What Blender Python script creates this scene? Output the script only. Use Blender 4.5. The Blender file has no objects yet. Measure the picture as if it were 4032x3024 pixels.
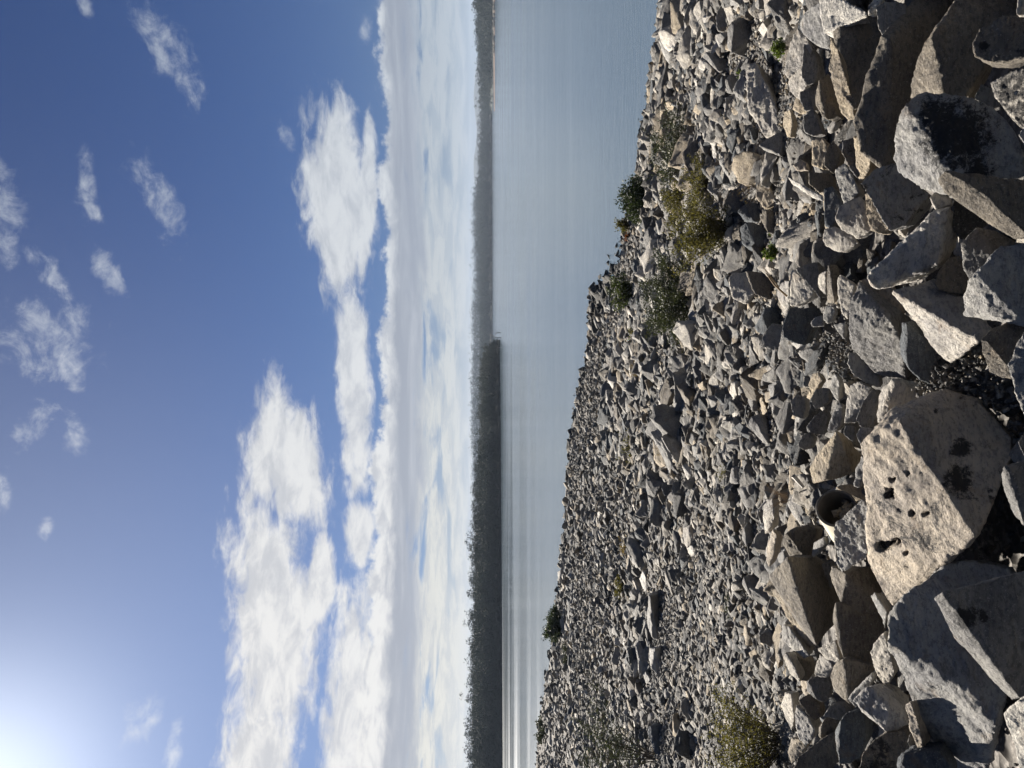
import bpy, bmesh, math, random
import numpy as np
from mathutils import Vector, Matrix
R = math.radians
random.seed(7); rng = np.random.default_rng(7)
scene = bpy.context.scene
COL = scene.collection

# ------------------------------------------------------------------ camera
F = 2950.0                     # focal length in photograph pixels (4032 wide)
PITCH = math.atan(91 / F)      # looking slightly down; the camera is turned on its side
CAMZ = 5.0
cam_d = bpy.data.cameras.new("camera"); cam = bpy.data.objects.new("camera", cam_d); COL.objects.link(cam)
cam_d.sensor_fit = 'HORIZONTAL'; cam_d.sensor_width = 36; cam_d.lens = 36 * F / 4032
cam_d.clip_start = .05; cam_d.clip_end = 30000
fw = Vector((0, math.cos(PITCH), -math.sin(PITCH)))
upv = Vector((0, math.sin(PITCH), math.cos(PITCH)))
cx_ax, cy_ax, cz_ax = -upv, Vector((1, 0, 0)), -fw
cam.matrix_world = Matrix(((cx_ax.x, cy_ax.x, cz_ax.x, 0), (cx_ax.y, cy_ax.y, cz_ax.y, 0),
                           (cx_ax.z, cy_ax.z, cz_ax.z, CAMZ), (0, 0, 0, 1)))
scene.camera = cam

def ray(sx, sy):
    """direction through a pixel of the photograph (y component about 1)"""
    x = (1512 - sy) / F; z = (2016 - sx) / F
    return np.array((x, math.cos(PITCH) + z * math.sin(PITCH), -math.sin(PITCH) + z * math.cos(PITCH)))
def azel(px, py):
    """azimuth and elevation of a point of the 2212-wide overview"""
    d = ray(px * 1.8228, py * 1.8228)
    return math.atan2(d[0], d[1]), math.atan2(d[2], math.hypot(d[0], d[1]))

# ------------------------------------------------------------------ light
SUN_AZ, SUN_EL = R(-30.5), R(32.0)
sdir = Vector((math.sin(SUN_AZ) * math.cos(SUN_EL), math.cos(SUN_AZ) * math.cos(SUN_EL), math.sin(SUN_EL)))
sun_d = bpy.data.lights.new("sun", 'SUN'); sun_d.energy = 5.0; sun_d.angle = R(.5); sun_d.color = (1, .925, .82)
sun = bpy.data.objects.new("sun", sun_d); COL.objects.link(sun)
sun.rotation_euler = sdir.to_track_quat('Z', 'Y').to_euler()
vs = scene.view_settings
vs.view_transform = 'Standard'; vs.look = 'None'; vs.gamma = 1; vs.use_curve_mapping = False; vs.exposure = 1.4
scene.cycles.max_bounces = 6; scene.cycles.diffuse_bounces = 3; scene.cycles.glossy_bounces = 3
scene.cycles.transparent_max_bounces = 16; scene.cycles.volume_bounces = 0

class NB:
    """small helper for node trees"""
    def __init__(s, nt):
        s.nt = nt
    def n(s, t, **kw):
        nd = s.nt.nodes.new(t)
        for k, v in kw.items(): setattr(nd, k, v)
        return nd
    def lk(s, a, b): s.nt.links.new(a, b)
    def put(s, sock, v):
        if isinstance(v, bpy.types.NodeSocket): s.lk(v, sock)
        else: sock.default_value = v
    def m(s, op, a, b=0.0, c=0.0, clamp=False):
        nd = s.n('ShaderNodeMath', operation=op, use_clamp=clamp)
        s.put(nd.inputs[0], a); s.put(nd.inputs[1], b); s.put(nd.inputs[2], c)
        return nd.outputs[0]
    def mr(s, v, a, b, c=0.0, d=1.0, smooth=True):
        nd = s.n('ShaderNodeMapRange', interpolation_type='SMOOTHSTEP' if smooth else 'LINEAR')
        s.put(nd.inputs[0], v); nd.inputs[1].default_value = a; nd.inputs[2].default_value = b
        nd.inputs[3].default_value = c; nd.inputs[4].default_value = d
        return nd.outputs[0]
    def mix(s, f, a, b, mode='MIX'):
        nd = s.n('ShaderNodeMix', data_type='RGBA', blend_type=mode)
        s.put(nd.inputs[0], f)
        for i, v in ((6, a), (7, b)):
            s.put(nd.inputs[i], v if isinstance(v, bpy.types.NodeSocket) else (*v, 1))
        return nd.outputs[2]
    def noise(s, vec, scale, detail=3, rough=.5, dist=0.0):
        nd = s.n('ShaderNodeTexNoise'); s.put(nd.inputs['Vector'], vec)
        nd.inputs['Scale'].default_value = scale; nd.inputs['Detail'].default_value = detail
        nd.inputs['Roughness'].default_value = rough; nd.inputs['Distortion'].default_value = dist
        return nd.outputs['Fac']
    def comb(s, x, y, z):
        nd = s.n('ShaderNodeCombineXYZ')
        for i, v in enumerate((x, y, z)): s.put(nd.inputs[i], v)
        return nd.outputs[0]
    def vmul(s, v, k):
        nd = s.n('ShaderNodeVectorMath', operation='MULTIPLY'); s.put(nd.inputs[0], v); nd.inputs[1].default_value = k
        return nd.outputs[0]
    def vadd(s, v, k):
        nd = s.n('ShaderNodeVectorMath', operation='ADD'); s.put(nd.inputs[0], v); s.put(nd.inputs[1], k)
        return nd.outputs[0]

# ------------------------------------------------------------------ sky and clouds
world = bpy.data.worlds.new("World"); scene.world = world; world.use_nodes = True
wt = world.node_tree; wt.nodes.clear(); W = NB(wt)
SKY = .05; CB = .385   # sky strength, cloud brightness
sky = W.n('ShaderNodeTexSky', sky_type='NISHITA', sun_disc=False, sun_elevation=SUN_EL, sun_rotation=SUN_AZ,
          air_density=1.0, dust_density=.5, ozone_density=3.2, altitude=0)
tc = W.n('ShaderNodeTexCoord'); sep = W.n('ShaderNodeSeparateXYZ'); W.lk(tc.outputs['Generated'], sep.inputs[0])
az = W.m('ARCTAN2', sep.outputs[0], sep.outputs[1]); el = W.m('ARCSINE', sep.outputs[2])
# warped noise in azimuth/elevation, stretched along the horizon
nv = W.comb(W.m('MULTIPLY', az, 3.0), W.m('MULTIPLY', el, 8.0), 0.0)
puff = W.noise(nv, 2.1, 9, .62, .55)
nv2 = W.comb(W.m('MULTIPLY', az, 5.0), W.m('MULTIPLY', el, 7.5), 3.0)
wisp = W.noise(nv2, 2.4, 8, .68, 1.1)
nv3 = W.comb(W.m('MULTIPLY', az, 5.0), W.m('MULTIPLY', el, 30.0), 7.0)
streak = W.noise(nv3, 1.7, 8, .62, .4)
def blob(px, py, hx, hy, ang=0.0):
    """soft ellipse: centre in overview pixels, half height hx (up), half width hy (sideways)"""
    a0, e0 = azel(px, py); rx = hy / 1618; ry = hx / 1618
    da = W.m('SUBTRACT', az, a0); de = W.m('SUBTRACT', el, e0)
    c, s_ = math.cos(R(ang)), math.sin(R(ang))
    u = W.m('ADD', W.m('MULTIPLY', da, c / rx), W.m('MULTIPLY', de, s_ / rx))
    v = W.m('SUBTRACT', W.m('MULTIPLY', de, c / ry), W.m('MULTIPLY', da, s_ / ry))
    r2 = W.m('ADD', W.m('MULTIPLY', u, u), W.m('MULTIPLY', v, v))
    return W.m('SUBTRACT', 1.0, W.m('SQRT', r2))
def union(bs):
    o = bs[0]
    for b in bs[1:]: o = W.m('MAXIMUM', o, b)
    return o
def dens(mask, noise, k=1.6, lo=.0, hi=.35, clampm=.55):
    """cloud cover where mask + noise is high"""
    mk = W.m('MINIMUM', mask, clampm)
    return W.mr(W.m('ADD', mk, W.m('MULTIPLY', W.m('SUBTRACT', noise, .5), k)), lo, hi)
big = union([blob(725, 430, 85, 300, 4), blob(765, 820, 45, 330, 3), blob(620, 1000, 100, 210, 14),
             blob(590, 1330, 110, 340, 8), blob(560, 1700, 90, 300, 6), blob(690, 1250, 35, 120, 0),
             blob(760, 1560, 75, 330, 0), blob(775, 1150, 40, 90, 0), blob(790, 450, 25, 260, -6),
             blob(600, -700, 90, 400, 0), blob(560, 2500, 150, 400, 4)])
puffb = W.m('ADD', W.m('MULTIPLY', puff, .62), W.m('MULTIPLY', W.noise(W.comb(W.m('MULTIPLY', az, 3.4), W.m('MULTIPLY', el, 8.0), 9.0), 8.0, 9, .66, .5), .38))
c_big = dens(big, puffb, 2.2, .06, .50, .72)
small = union([blob(375, 125, 48, 135, 24), blob(342, 430, 40, 125, 17), blob(188, 395, 22, 80, -8), blob(200, 455, 16, 40, 30), blob(238, 590, 24, 66, 25),
               blob(95, 575, 27, 88, 28), blob(95, 735, 90, 120, 25), blob(150, 800, 30, 66, 10), blob(68, 925, 34, 72, -28), blob(165, 935, 26, 66, 12),
               blob(8, 460, 38, 135, 0), blob(622, 298, 22, 36, 10), blob(300, 1560, 48, 60, 10), blob(375, 1610, 20, 60, 0),
               blob(98, 1150, 14, 34, 0), blob(5, 1060, 20, 60, 0), blob(790, 60, 14, 34, 0), blob(180, 5, 16, 26, 0)])
wisp2 = W.noise(W.comb(W.m('MULTIPLY', az, 9.0), W.m('MULTIPLY', el, 11.0), 5.0), 3.0, 8, .70, .35)
c_small = W.m('MULTIPLY', dens(small, W.m('ADD', W.m('MULTIPLY', wisp, .45), W.m('MULTIPLY', wisp2, .55)), 4.2, .12, 1.35, .6), .80)
# long stratocumulus bank: bumpy top, grey flat base
e_top = azel(812, 800)[1]; e_mid = azel(868, 800)[1]; e_base = azel(905, 800)[1]
bumps = W.m('MULTIPLY', W.m('SUBTRACT', W.noise(W.comb(W.m('MULTIPLY', az, 6.0), W.m('MULTIPLY', el, 6.0), 1.0), 2.2, 9, .66), .5), .075)
top_line = W.m('ADD', W.m('ADD', e_top, bumps), W.m('MULTIPLY', W.m('ADD', az, .1), -.030))
bank = W.m('MULTIPLY', W.mr(W.m('SUBTRACT', top_line, el), -.001, .008), W.mr(W.m('ADD', el, W.m('MULTIPLY', W.m('SUBTRACT', streak, .5), .07)), e_base - .016, e_base + .010))
lowband = W.m('MULTIPLY', W.mr(el, e_base + .014, e_base + .002), W.mr(streak, .34, .50))
lowband = W.m('MULTIPLY', lowband, W.mr(el, .002, .012, .55, 1.0))
veil = W.mr(el, azel(890, 800)[1], azel(1045, 800)[1], 0.0, .95)
# tones: bright where thin / facing the sun, grey in the thick underside
sunside = W.mr(az, .55, -.55)
tex = W.m('MULTIPLY_ADD', puff, .9, .55)
white = W.mix(sunside, (0.620*CB, 0.660*CB, 0.700*CB), (0.920*CB, 0.900*CB, 0.870*CB))
grey = W.mix(sunside, (0.330*CB, 0.370*CB, 0.440*CB), (0.470*CB, 0.490*CB, 0.540*CB))
cream = W.mix(sunside, (.43*CB, .48*CB, .525*CB), (.93*CB, .88*CB, .75*CB))
hz = W.mix(sunside, (.30*CB, .37*CB, .44*CB), (.66*CB, .65*CB, .62*CB))
ebump = W.m('ADD', el, W.m('MULTIPLY', W.m('SUBTRACT', W.noise(nv, 5.0, 8, .62, .3), .5), .045))
under = W.mr(ebump, e_mid + .020, e_mid + .002)
gtex = W.noise(W.comb(W.m('MULTIPLY', az, 2.2), W.m('MULTIPLY', el, 26.0), 4.0), 2.2, 8, .62, .5)
bankc = W.mix(under, W.mix(W.mr(W.noise(nv, 7.0, 8, .62, .4), .34, .56), W.mix(.35, grey, white), white), W.mix(W.mr(gtex, .42, .72), W.mix(1.0, grey, (.86, .87, .89), 'MULTIPLY'), W.mix(.22, grey, white)))
bigc = W.mix(W.mr(W.m('ADD', W.m('MULTIPLY', puff, .4), W.m('MULTIPLY', W.noise(nv, 6.0, 9, .68, .5), .6)), .40, .58), W.mix(.42, grey, white), white)
sky_s = W.n('ShaderNodeVectorMath', operation='SCALE'); W.lk(sky.outputs[0], sky_s.inputs[0]); sky_s.inputs[3].default_value = SKY
col = W.mix(1.0, sky_s.outputs[0], (.11, .19, .35), 'MULTIPLY')
# the bright aureole round the sun
dt = W.n('ShaderNodeVectorMath', operation='DOT_PRODUCT'); W.lk(tc.outputs['Generated'], dt.inputs[0]); dt.inputs[1].default_value = tuple(sdir)
aur = W.m('MULTIPLY', W.m('POWER', W.m('MAXIMUM', dt.outputs['Value'], 0.0), 120.0), .30)
aur = W.m('ADD', aur, W.m('MULTIPLY', W.m('POWER', W.m('MAXIMUM', dt.outputs['Value'], 0.0), 9.0), .095))
col = W.mix(1.0, col, W.mix(aur, (0, 0, 0), (.95, .95, .92)), 'ADD')
col = W.mix(c_small, col, W.mix(sunside, (.50*CB, .55*CB, .62*CB), (.85*CB, .87*CB, .90*CB)))
col = W.mix(W.m('MULTIPLY', c_big, .97), col, bigc)
col = W.mix(veil, col, hz)
lowc = W.mix(W.mr(W.noise(nv3, 3.4, 9, .72, .6), .42, .56), W.mix(.80, cream, hz), cream)
col = W.mix(W.m('MULTIPLY', W.m('MULTIPLY', lowband, .9), W.mr(el, azel(1040, 800)[1], azel(1005, 800)[1])), col, lowc)
col = W.mix(bank, col, bankc)
# the rest of the sky, round the back, is mostly clear
front = W.mr(W.m('ABSOLUTE', az), 1.25, .95)
clr = W.mix(1.0, sky_s.outputs[0], (.18, .23, .31), 'MULTIPLY')
colc = W.n('ShaderNodeVectorMath', operation='SCALE'); W.lk(col, colc.inputs[0]); colc.inputs[3].default_value = 1.0
col = W.mix(front, clr, colc.outputs[0])
bg = W.n('ShaderNodeBackground'); W.lk(col, bg.inputs[0]); bg.inputs[1].default_value = 1.0
wo = W.n('ShaderNodeOutputWorld'); W.lk(bg.outputs[0], wo.inputs[0])

# ------------------------------------------------------------------ helpers
def tag(o, label=None, cat=None, group=None, kind=None):
    if label: o['label'] = label
    if cat: o['category'] = cat
    if group: o['group'] = group
    if kind: o['kind'] = kind
    return o
def mesh_np(name, V, Fc, mats=(), smooth=False, attr=None):
    """mesh from a vertex array and a face array (all faces the same size) """
    me = bpy.data.meshes.new(name)
    V = np.asarray(V, np.float32); Fc = np.asarray(Fc, np.int32); n, k = Fc.shape
    me.vertices.add(len(V)); me.vertices.foreach_set('co', V.ravel())
    me.loops.add(n * k); me.loops.foreach_set('vertex_index', Fc.ravel())
    me.polygons.add(n); me.polygons.foreach_set('loop_start', np.arange(0, n * k, k, dtype=np.int32))
    me.polygons.foreach_set('loop_total', np.full(n, k, np.int32))
    me.polygons.foreach_set('use_smooth', np.full(n, smooth))
    me.update(calc_edges=True)
    if attr is not None:
        a = me.color_attributes.new('tint', 'FLOAT_COLOR', 'POINT')
        c = np.ones((len(V), 4), np.float32); c[:, :3] = attr; a.data.foreach_set('color', c.ravel())
    for m_ in mats: me.materials.append(m_)
    return me
def obj(name, me, parent=None, loc=None):
    o = bpy.data.objects.new(name, me); COL.objects.link(o)
    if parent: o.parent = parent
    if loc is not None: o.location = loc
    return o
def empty(name, loc):
    o = bpy.data.objects.new(name, None); COL.objects.link(o); o.location = loc; o.empty_display_size = .1
    return o
def hash3(ix, iy, iz, seed):
    h = (ix.astype(np.int64) * 374761393 + iy.astype(np.int64) * 668265263 + iz.astype(np.int64) * 2147483647 + seed * 974634777) & 0xffffffff
    h = ((h ^ (h >> 13)) * 1274126177) & 0xffffffff
    return ((h ^ (h >> 16)) & 0xffff) / 65535.0
def vnoise(P, seed=0):
    i = np.floor(P).astype(np.int64); f = P - i; f = f * f * (3 - 2 * f); o = 0
    for dx in (0, 1):
        for dy in (0, 1):
            for dz in (0, 1):
                w = (f[:, 0] if dx else 1 - f[:, 0]) * (f[:, 1] if dy else 1 - f[:, 1]) * (f[:, 2] if dz else 1 - f[:, 2])
                o = o + w * hash3(i[:, 0] + dx, i[:, 1] + dy, i[:, 2] + dz, seed)
    return o - .5
def fbm(P, octv=4, seed=0, gain=.5):
    o = 0; a = 1
    for k in range(octv):
        o = o + a * vnoise(P * 2.03 ** k + k * 17.3, seed + k); a *= gain
    return o
def rot(rx, ry, rz):
    return np.array((Matrix.Rotation(rz, 3, 'Z') @ Matrix.Rotation(ry, 3, 'Y') @ Matrix.Rotation(rx, 3, 'X')))

# ------------------------------------------------------------------ shoreline and terrain
shore_px = [(1455, -60), (1440, 0), (1435, 110), (1410, 220), (1390, 290), (1385, 370), (1352, 470), (1347, 560), (1318, 620), (1282, 660),
            (1272, 760), (1242, 900), (1232, 1000), (1227, 1130), (1207, 1270), (1192, 1400), (1163, 1560), (1157, 1659), (1150, 1720)]
SH = [(24, -40), (21, 0), (16.5, 13)]
for px, py in shore_px:
    d = ray(px * 1.8228, py * 1.8228); t = -CAMZ / d[2]; SH.append((d[0] * t, d[1] * t))
SH += [(-80, 115), (-140, 140), (-300, 190)]
SH = np.array(SH)
POLY = np.vstack([SH, [(-300, -60), (24, -60)]])
def sdist(x, y):
    """distance to the shoreline, positive on land"""
    d = np.full(x.shape, 1e9)
    for a, b in zip(SH[:-1], SH[1:]):
        ab = b - a; t = np.clip(((x - a[0]) * ab[0] + (y - a[1]) * ab[1]) / (ab @ ab), 0, 1)
        d = np.minimum(d, np.hypot(x - a[0] - t * ab[0], y - a[1] - t * ab[1]))
    ins = np.zeros(x.shape, bool); n = len(POLY)
    for i in range(n):
        a, b = POLY[i], POLY[(i + 1) % n]
        if a[1] == b[1]: continue
        c = ((a[1] > y) != (b[1] > y)) & (x < (b[0] - a[0]) * (y - a[1]) / (b[1] - a[1]) + a[0])
        ins ^= c
    return np.where(ins, d, -d)
RIM0, RIM1, ZN, ZM = 3.95, 5.7, 3.18, 2.3
def terrain(x, y):
    x = np.asarray(x, float); y = np.asarray(y, float)
    s = sdist(x, y); dn = np.maximum(y - RIM1, 0)
    mid = np.where(s > 0, ZM * s / (np.abs(s) + dn + 1e-6), np.maximum(.2 * s, -3))
    P = np.stack([x * .35, y * .35, x * 0], -1).reshape(-1, 3)
    mid = mid + (fbm(P, 3, 5).reshape(x.shape) * .22) * np.clip(s / 6, 0, 1)
    k = np.clip((y - RIM0) / (RIM1 - RIM0), 0, 1); k = k * k * (3 - 2 * k)
    near = np.minimum(ZN, ZN * np.clip(s / 3.0, -1, 1))
    return near * (1 - k) + mid * k
def pile(x, y):
    """mean top of the stones"""
    y = np.asarray(y, float)
    return terrain(x, y) + np.where(y < RIM1, .27, .0)
def hit(sx, sy, lift=.0, near=False):
    """where the ray through a pixel meets the stones"""
    d = ray(sx, sy)
    if near:
        z = ZN + .30 + lift; t = (z - CAMZ) / d[2]
        return np.array((d[0] * t, d[1] * t, z))
    ts = np.concatenate([np.arange(5.6, 30, .05), np.arange(30, 140, .25)])
    z = terrain(d[0] * ts, d[1] * ts) + lift
    k = np.nonzero(CAMZ + d[2] * ts <= z)[0]
    t = ts[k[0]] if len(k) else 120.0
    return np.array((d[0] * t, d[1] * t, CAMZ + d[2] * t))

# ------------------------------------------------------------------ materials
def mat(name):
    m_ = bpy.data.materials.new(name); m_.use_nodes = True; nt = m_.node_tree
    b = nt.nodes['Principled BSDF']; return m_, NB(nt), b
def rock_mat(name, source, lichen=0.0, rust=.25, fine=1.0):
    m_, N, b = mat(name)
    tcn = N.n('ShaderNodeTexCoord')
    if source == 'object':
        oi = N.n('ShaderNodeObjectInfo'); tint = oi.outputs['Color']
        vec = N.vadd(tcn.outputs['Object'], N.comb(N.m('MULTIPLY', oi.outputs['Random'], 37.0), N.m('MULTIPLY', oi.outputs['Random'], 91.0), 0.0))
    else:
        a = N.n('ShaderNodeVertexColor', layer_name='tint'); tint = a.outputs[0]; vec = tcn.outputs['Object']
    broad = N.noise(vec, 5.0, 4, .6)
    grain = N.noise(N.vmul(vec, (1, 1, 2.2)), 46.0, 6, .78)
    speck = N.noise(vec, 190.0, 2, .6)
    layer = N.noise(N.vmul(vec, (1, 1.3, 6.0)), 6.0, 5, .65, .6)
    c = N.mix(N.mr(broad, .3, .7), N.mix(1.0, tint, (.78, .78, .80), 'MULTIPLY'), N.mix(1.0, tint, (1.30, 1.27, 1.20), 'MULTIPLY'))
    c = N.mix(N.m('MULTIPLY', N.mr(layer, .48, .64), .55), c, N.mix(1.0, c, (.62, .62, .66), 'MULTIPLY'))
    c = N.mix(N.m('MULTIPLY', N.mr(grain, .48, .60), .70), c, N.mix(1.0, c, (.42, .43, .46), 'MULTIPLY'))
    c = N.mix(N.m('MULTIPLY', N.mr(speck, .60, .70), .35), c, (.60, .58, .55))
    c = N.mix(N.m('MULTIPLY', N.mr(N.noise(vec, 8.0, 5, .7, .5), .56, .72), rust), c, (.30, .19, .09))
    if lichen:
        lk = N.mr(N.noise(vec, 4.0, 7, .72, .6), .62 - .16 * lichen, .66 - .12 * lichen)
        lk = N.m('MULTIPLY', lk, N.mr(N.noise(vec, 60, 3, .7), .35, .55))
        c = N.mix(N.m('MULTIPLY', lk, .93), c, (.022, .022, .024))
    if source == 'object':
        sa = N.n('ShaderNodeAttribute', attribute_name='stain', attribute_type='GEOMETRY')  # real black stains, plus the shade painted into the drill pits
        sf = N.mr(N.m('ADD', sa.outputs['Fac'], N.m('MULTIPLY', N.m('SUBTRACT', N.noise(vec, 38, 8, .85, .3), .5), 3.0)), .45, .80)
        sf = N.m('MULTIPLY', sf, N.mr(sa.outputs['Fac'], .02, .2))
        c = N.mix(N.m('MULTIPLY', sf, .93), c, (.012, .012, .013))
    N.put(b.inputs['Base Color'], c)
    b.inputs['Roughness'].default_value = .82; b.inputs['Specular IOR Level'].default_value = .35
    h = N.m('ADD', N.m('MULTIPLY', N.noise(vec, 17.0, 8, .72, .3), 1.4), N.m('MULTIPLY', grain, .45))
    h = N.m('ADD', h, N.m('MULTIPLY', layer, .9)); h = N.m('ADD', h, N.m('MULTIPLY', N.noise(vec, 95.0, 5, .8), .30))
    bp = N.n('ShaderNodeBump'); bp.inputs['Strength'].default_value = .9 * fine; bp.inputs['Distance'].default_value = .034
    N.put(bp.inputs['Height'], h); N.lk(bp.outputs[0], b.inputs['Normal'])
    return m_
M_ROCK = rock_mat('granite', 'object', 0, .3)
M_LICH = rock_mat('granite_lichen', 'object', 1.0, .15)
M_SPOT = rock_mat('granite_spotted', 'object', .45, .5)
M_RUB = rock_mat('granite_rubble', 'vertex', 0, .2, .8)

def ground_mat():
    m_, N, b = mat('gravelly_soil'); g = N.n('ShaderNodeNewGeometry'); v = g.outputs['Position']
    vo = N.n('ShaderNodeTexVoronoi'); N.put(vo.inputs['Vector'], v); vo.inputs['Scale'].default_value = 16
    c = N.mix(N.noise(v, 1.2, 5), (.05, .048, .044), (.12, .11, .10))
    c = N.mix(N.mr(N.noise(v, 30, 4, .7), .45, .7), c, (.24, .22, .20))
    N.put(b.inputs['Base Color'], c); b.inputs['Roughness'].default_value = .95
    bp = N.n('ShaderNodeBump'); bp.inputs['Distance'].default_value = .05; bp.inputs['Strength'].default_value = .8
    N.put(bp.inputs['Height'], vo.outputs[0]); N.lk(bp.outputs[0], b.inputs['Normal']); return m_
M_GROUND = ground_mat()

def leaf_mat(name, c1, c2, trans=.45, rough=.55):
    m_, N, b = mat(name); g = N.n('ShaderNodeNewGeometry')
    f = N.m('ADD', N.m('MULTIPLY', g.outputs['Random Per Island'], .6), N.m('MULTIPLY', N.noise(g.outputs['Position'], 3.0, 3), .5))
    c = N.mix(f, c1, c2); N.put(b.inputs['Base Color'], c); b.inputs['Roughness'].default_value = rough
    b.inputs['Specular IOR Level'].default_value = .3
    t = N.n('ShaderNodeBsdfTranslucent'); N.put(t.inputs[0], N.mix(1.0, c, (1.3, 1.35, .7), 'MULTIPLY'))
    mx = N.n('ShaderNodeMixShader'); mx.inputs[0].default_value = trans
    out = m_.node_tree.nodes['Material Output']
    N.lk(b.outputs[0], mx.inputs[1]); N.lk(t.outputs[0], mx.inputs[2]); N.lk(mx.outputs[0], out.inputs[0]); return m_
M_LDARK = leaf_mat('leaves_dark', (.013, .021, .011), (.034, .045, .020), .25)
M_LGREEN = leaf_mat('leaves_green', (.04, .06, .016), (.085, .11, .03))
M_LOLIVE = leaf_mat('leaves_olive', (.035, .035, .015), (.10, .085, .035))
M_LMID = leaf_mat('leaves_mid', (.022, .034, .014), (.06, .07, .028), .3)
M_LGREY = leaf_mat('leaves_grey_green', (.028, .038, .02), (.07, .075, .04), .15)
M_LDRY = leaf_mat('leaves_dry', (.09, .06, .035), (.20, .14, .07), .35)
M_LRED = leaf_mat('leaves_russet', (.09, .03, .015), (.18, .07, .03), .4)
M_FOREST = leaf_mat('leaves_forest', (.030, .040, .036), (.050, .064, .052), .05, .8)
def plain(name, c, rough=.8, bump=None):
    m_, N, b = mat(name); g = N.n('ShaderNodeNewGeometry')
    N.put(b.inputs['Base Color'], N.mix(N.noise(g.outputs['Position'], 14, 4), [x * .65 for x in c], [min(1, x * 1.3) for x in c]))
    b.inputs['Roughness'].default_value = rough; return m_
M_BARK = plain('bark', (.06, .05, .04)); M_STICK = plain('bleached_wood', (.50, .47, .42)); M_STRAW = plain('dry_stalk', (.22, .15, .08))
M_PIPE = plain('cream_pipe', (.50, .46, .36), .5); M_PIPESHADE = plain('pipe_inner_shade', (.12, .105, .085), .8); M_SAND = plain('red_sand', (.17, .115, .085), .9); M_SHSTONE = plain('pale_stone', (.5, .45, .38))  # second pipe colour: inner grey deepened to carry the shade inside
M_FARHILL = plain('hill_scrub', (.022, .028, .022), .95); M_TRUNK = plain('far_trunk', (.16, .145, .13))

# ------------------------------------------------------------------ terrain mesh, lake bed, water
def grid(xs, ys, fz):
    X, Y = np.meshgrid(xs, ys); Z = fz(X, Y); nx, ny = len(xs), len(ys)
    V = np.stack([X, Y, Z], -1).reshape(-1, 3)
    i = np.arange(nx * ny).reshape(ny, nx)
    Fc = np.stack([i[:-1, :-1], i[:-1, 1:], i[1:, 1:], i[1:, :-1]], -1).reshape(-1, 4)
    return V, Fc
xs = np.concatenate([np.arange(-290, -50, 5), np.arange(-50, -12, .8), np.arange(-12, 14, .3), np.arange(14, 60, 2)])
ys = np.concatenate([np.arange(-58, -2, 4), np.arange(-2, 24, .3), np.arange(24, 90, .8), np.arange(90, 240, 5)])
V, Fc = grid(xs, ys, terrain)
o = obj('ground', mesh_np('ground', V, Fc, [M_GROUND], True)); tag(o, kind='structure')
V, Fc = grid(np.linspace(-9000, 9000, 30), np.linspace(-9000, 9000, 30), lambda X, Y: X * 0 - 4.0)
o = obj('lake_bed', mesh_np('lake_bed', V, Fc, [M_GROUND])); tag(o, kind='structure')

def water_mat():
    m_, N, b = mat('lake_water'); g = N.n('ShaderNodeNewGeometry'); v = g.outputs['Position']
    # long calm lanes lying across the view, and wind-ruffled water between
    lanes = N.noise(N.vmul(v, (.007, .05, 1)), 1.0, 5, .6, .3)
    calm = N.mr(lanes, .34, .68)
    b.inputs['Base Color'].default_value = (.085, .12, .15, 1)
    N.put(b.inputs['Roughness'], N.m('MULTIPLY_ADD', calm, .07, .09)); b.inputs['IOR'].default_value = 1.62
    w1 = N.noise(N.vmul(v, (.40, 1.5, 1)), 3.2, 5, .65, .4)
    w2 = N.noise(N.vmul(v, (.5, 1.2, 1)), .55, 3, .55, .3)
    h = N.m('ADD', N.m('MULTIPLY', w1, .9), N.m('MULTIPLY', w2, 1.0))
    bp = N.n('ShaderNodeBump'); N.put(bp.inputs['Strength'], N.m('MULTIPLY_ADD', calm, .10, .11)); bp.inputs['Distance'].default_value = .16
    N.put(bp.inputs['Height'], h); N.lk(bp.outputs[0], b.inputs['Normal']); return m_
V, Fc = grid(np.linspace(-6000, 6000, 24), np.linspace(-200, 8000, 24), lambda X, Y: X * 0)
o = obj('water', mesh_np('water', V, Fc, [water_mat()])); tag(o, kind='structure')

# ------------------------------------------------------------------ rock geometry
def hull(points):
    bm = bmesh.new()
    vs_ = [bm.verts.new(tuple(p)) for p in points]
    r = bmesh.ops.convex_hull(bm, input=vs_)
    dead = [e for e in set(r['geom_interior'] + r['geom_unused']) if isinstance(e, bmesh.types.BMVert)]
    bmesh.ops.delete(bm, geom=dead, context='VERTS')
    bmesh.ops.triangulate(bm, faces=bm.faces)
    bm.normal_update(); return bm
_tmp = bpy.data.objects.new('scratch', bpy.data.meshes.new('scratch')); COL.objects.link(_tmp)
_rm = _tmp.modifiers.new('r', 'REMESH'); _rm.mode = 'VOXEL'
def vnormals(V, T):
    n = np.cross(V[T[:, 1]] - V[T[:, 0]], V[T[:, 2]] - V[T[:, 0]]); o_ = np.zeros_like(V)
    for k in range(T.shape[1]): np.add.at(o_, T[:, k], n)
    return o_ / (np.linalg.norm(o_, axis=1, keepdims=True) + 1e-12)
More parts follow.
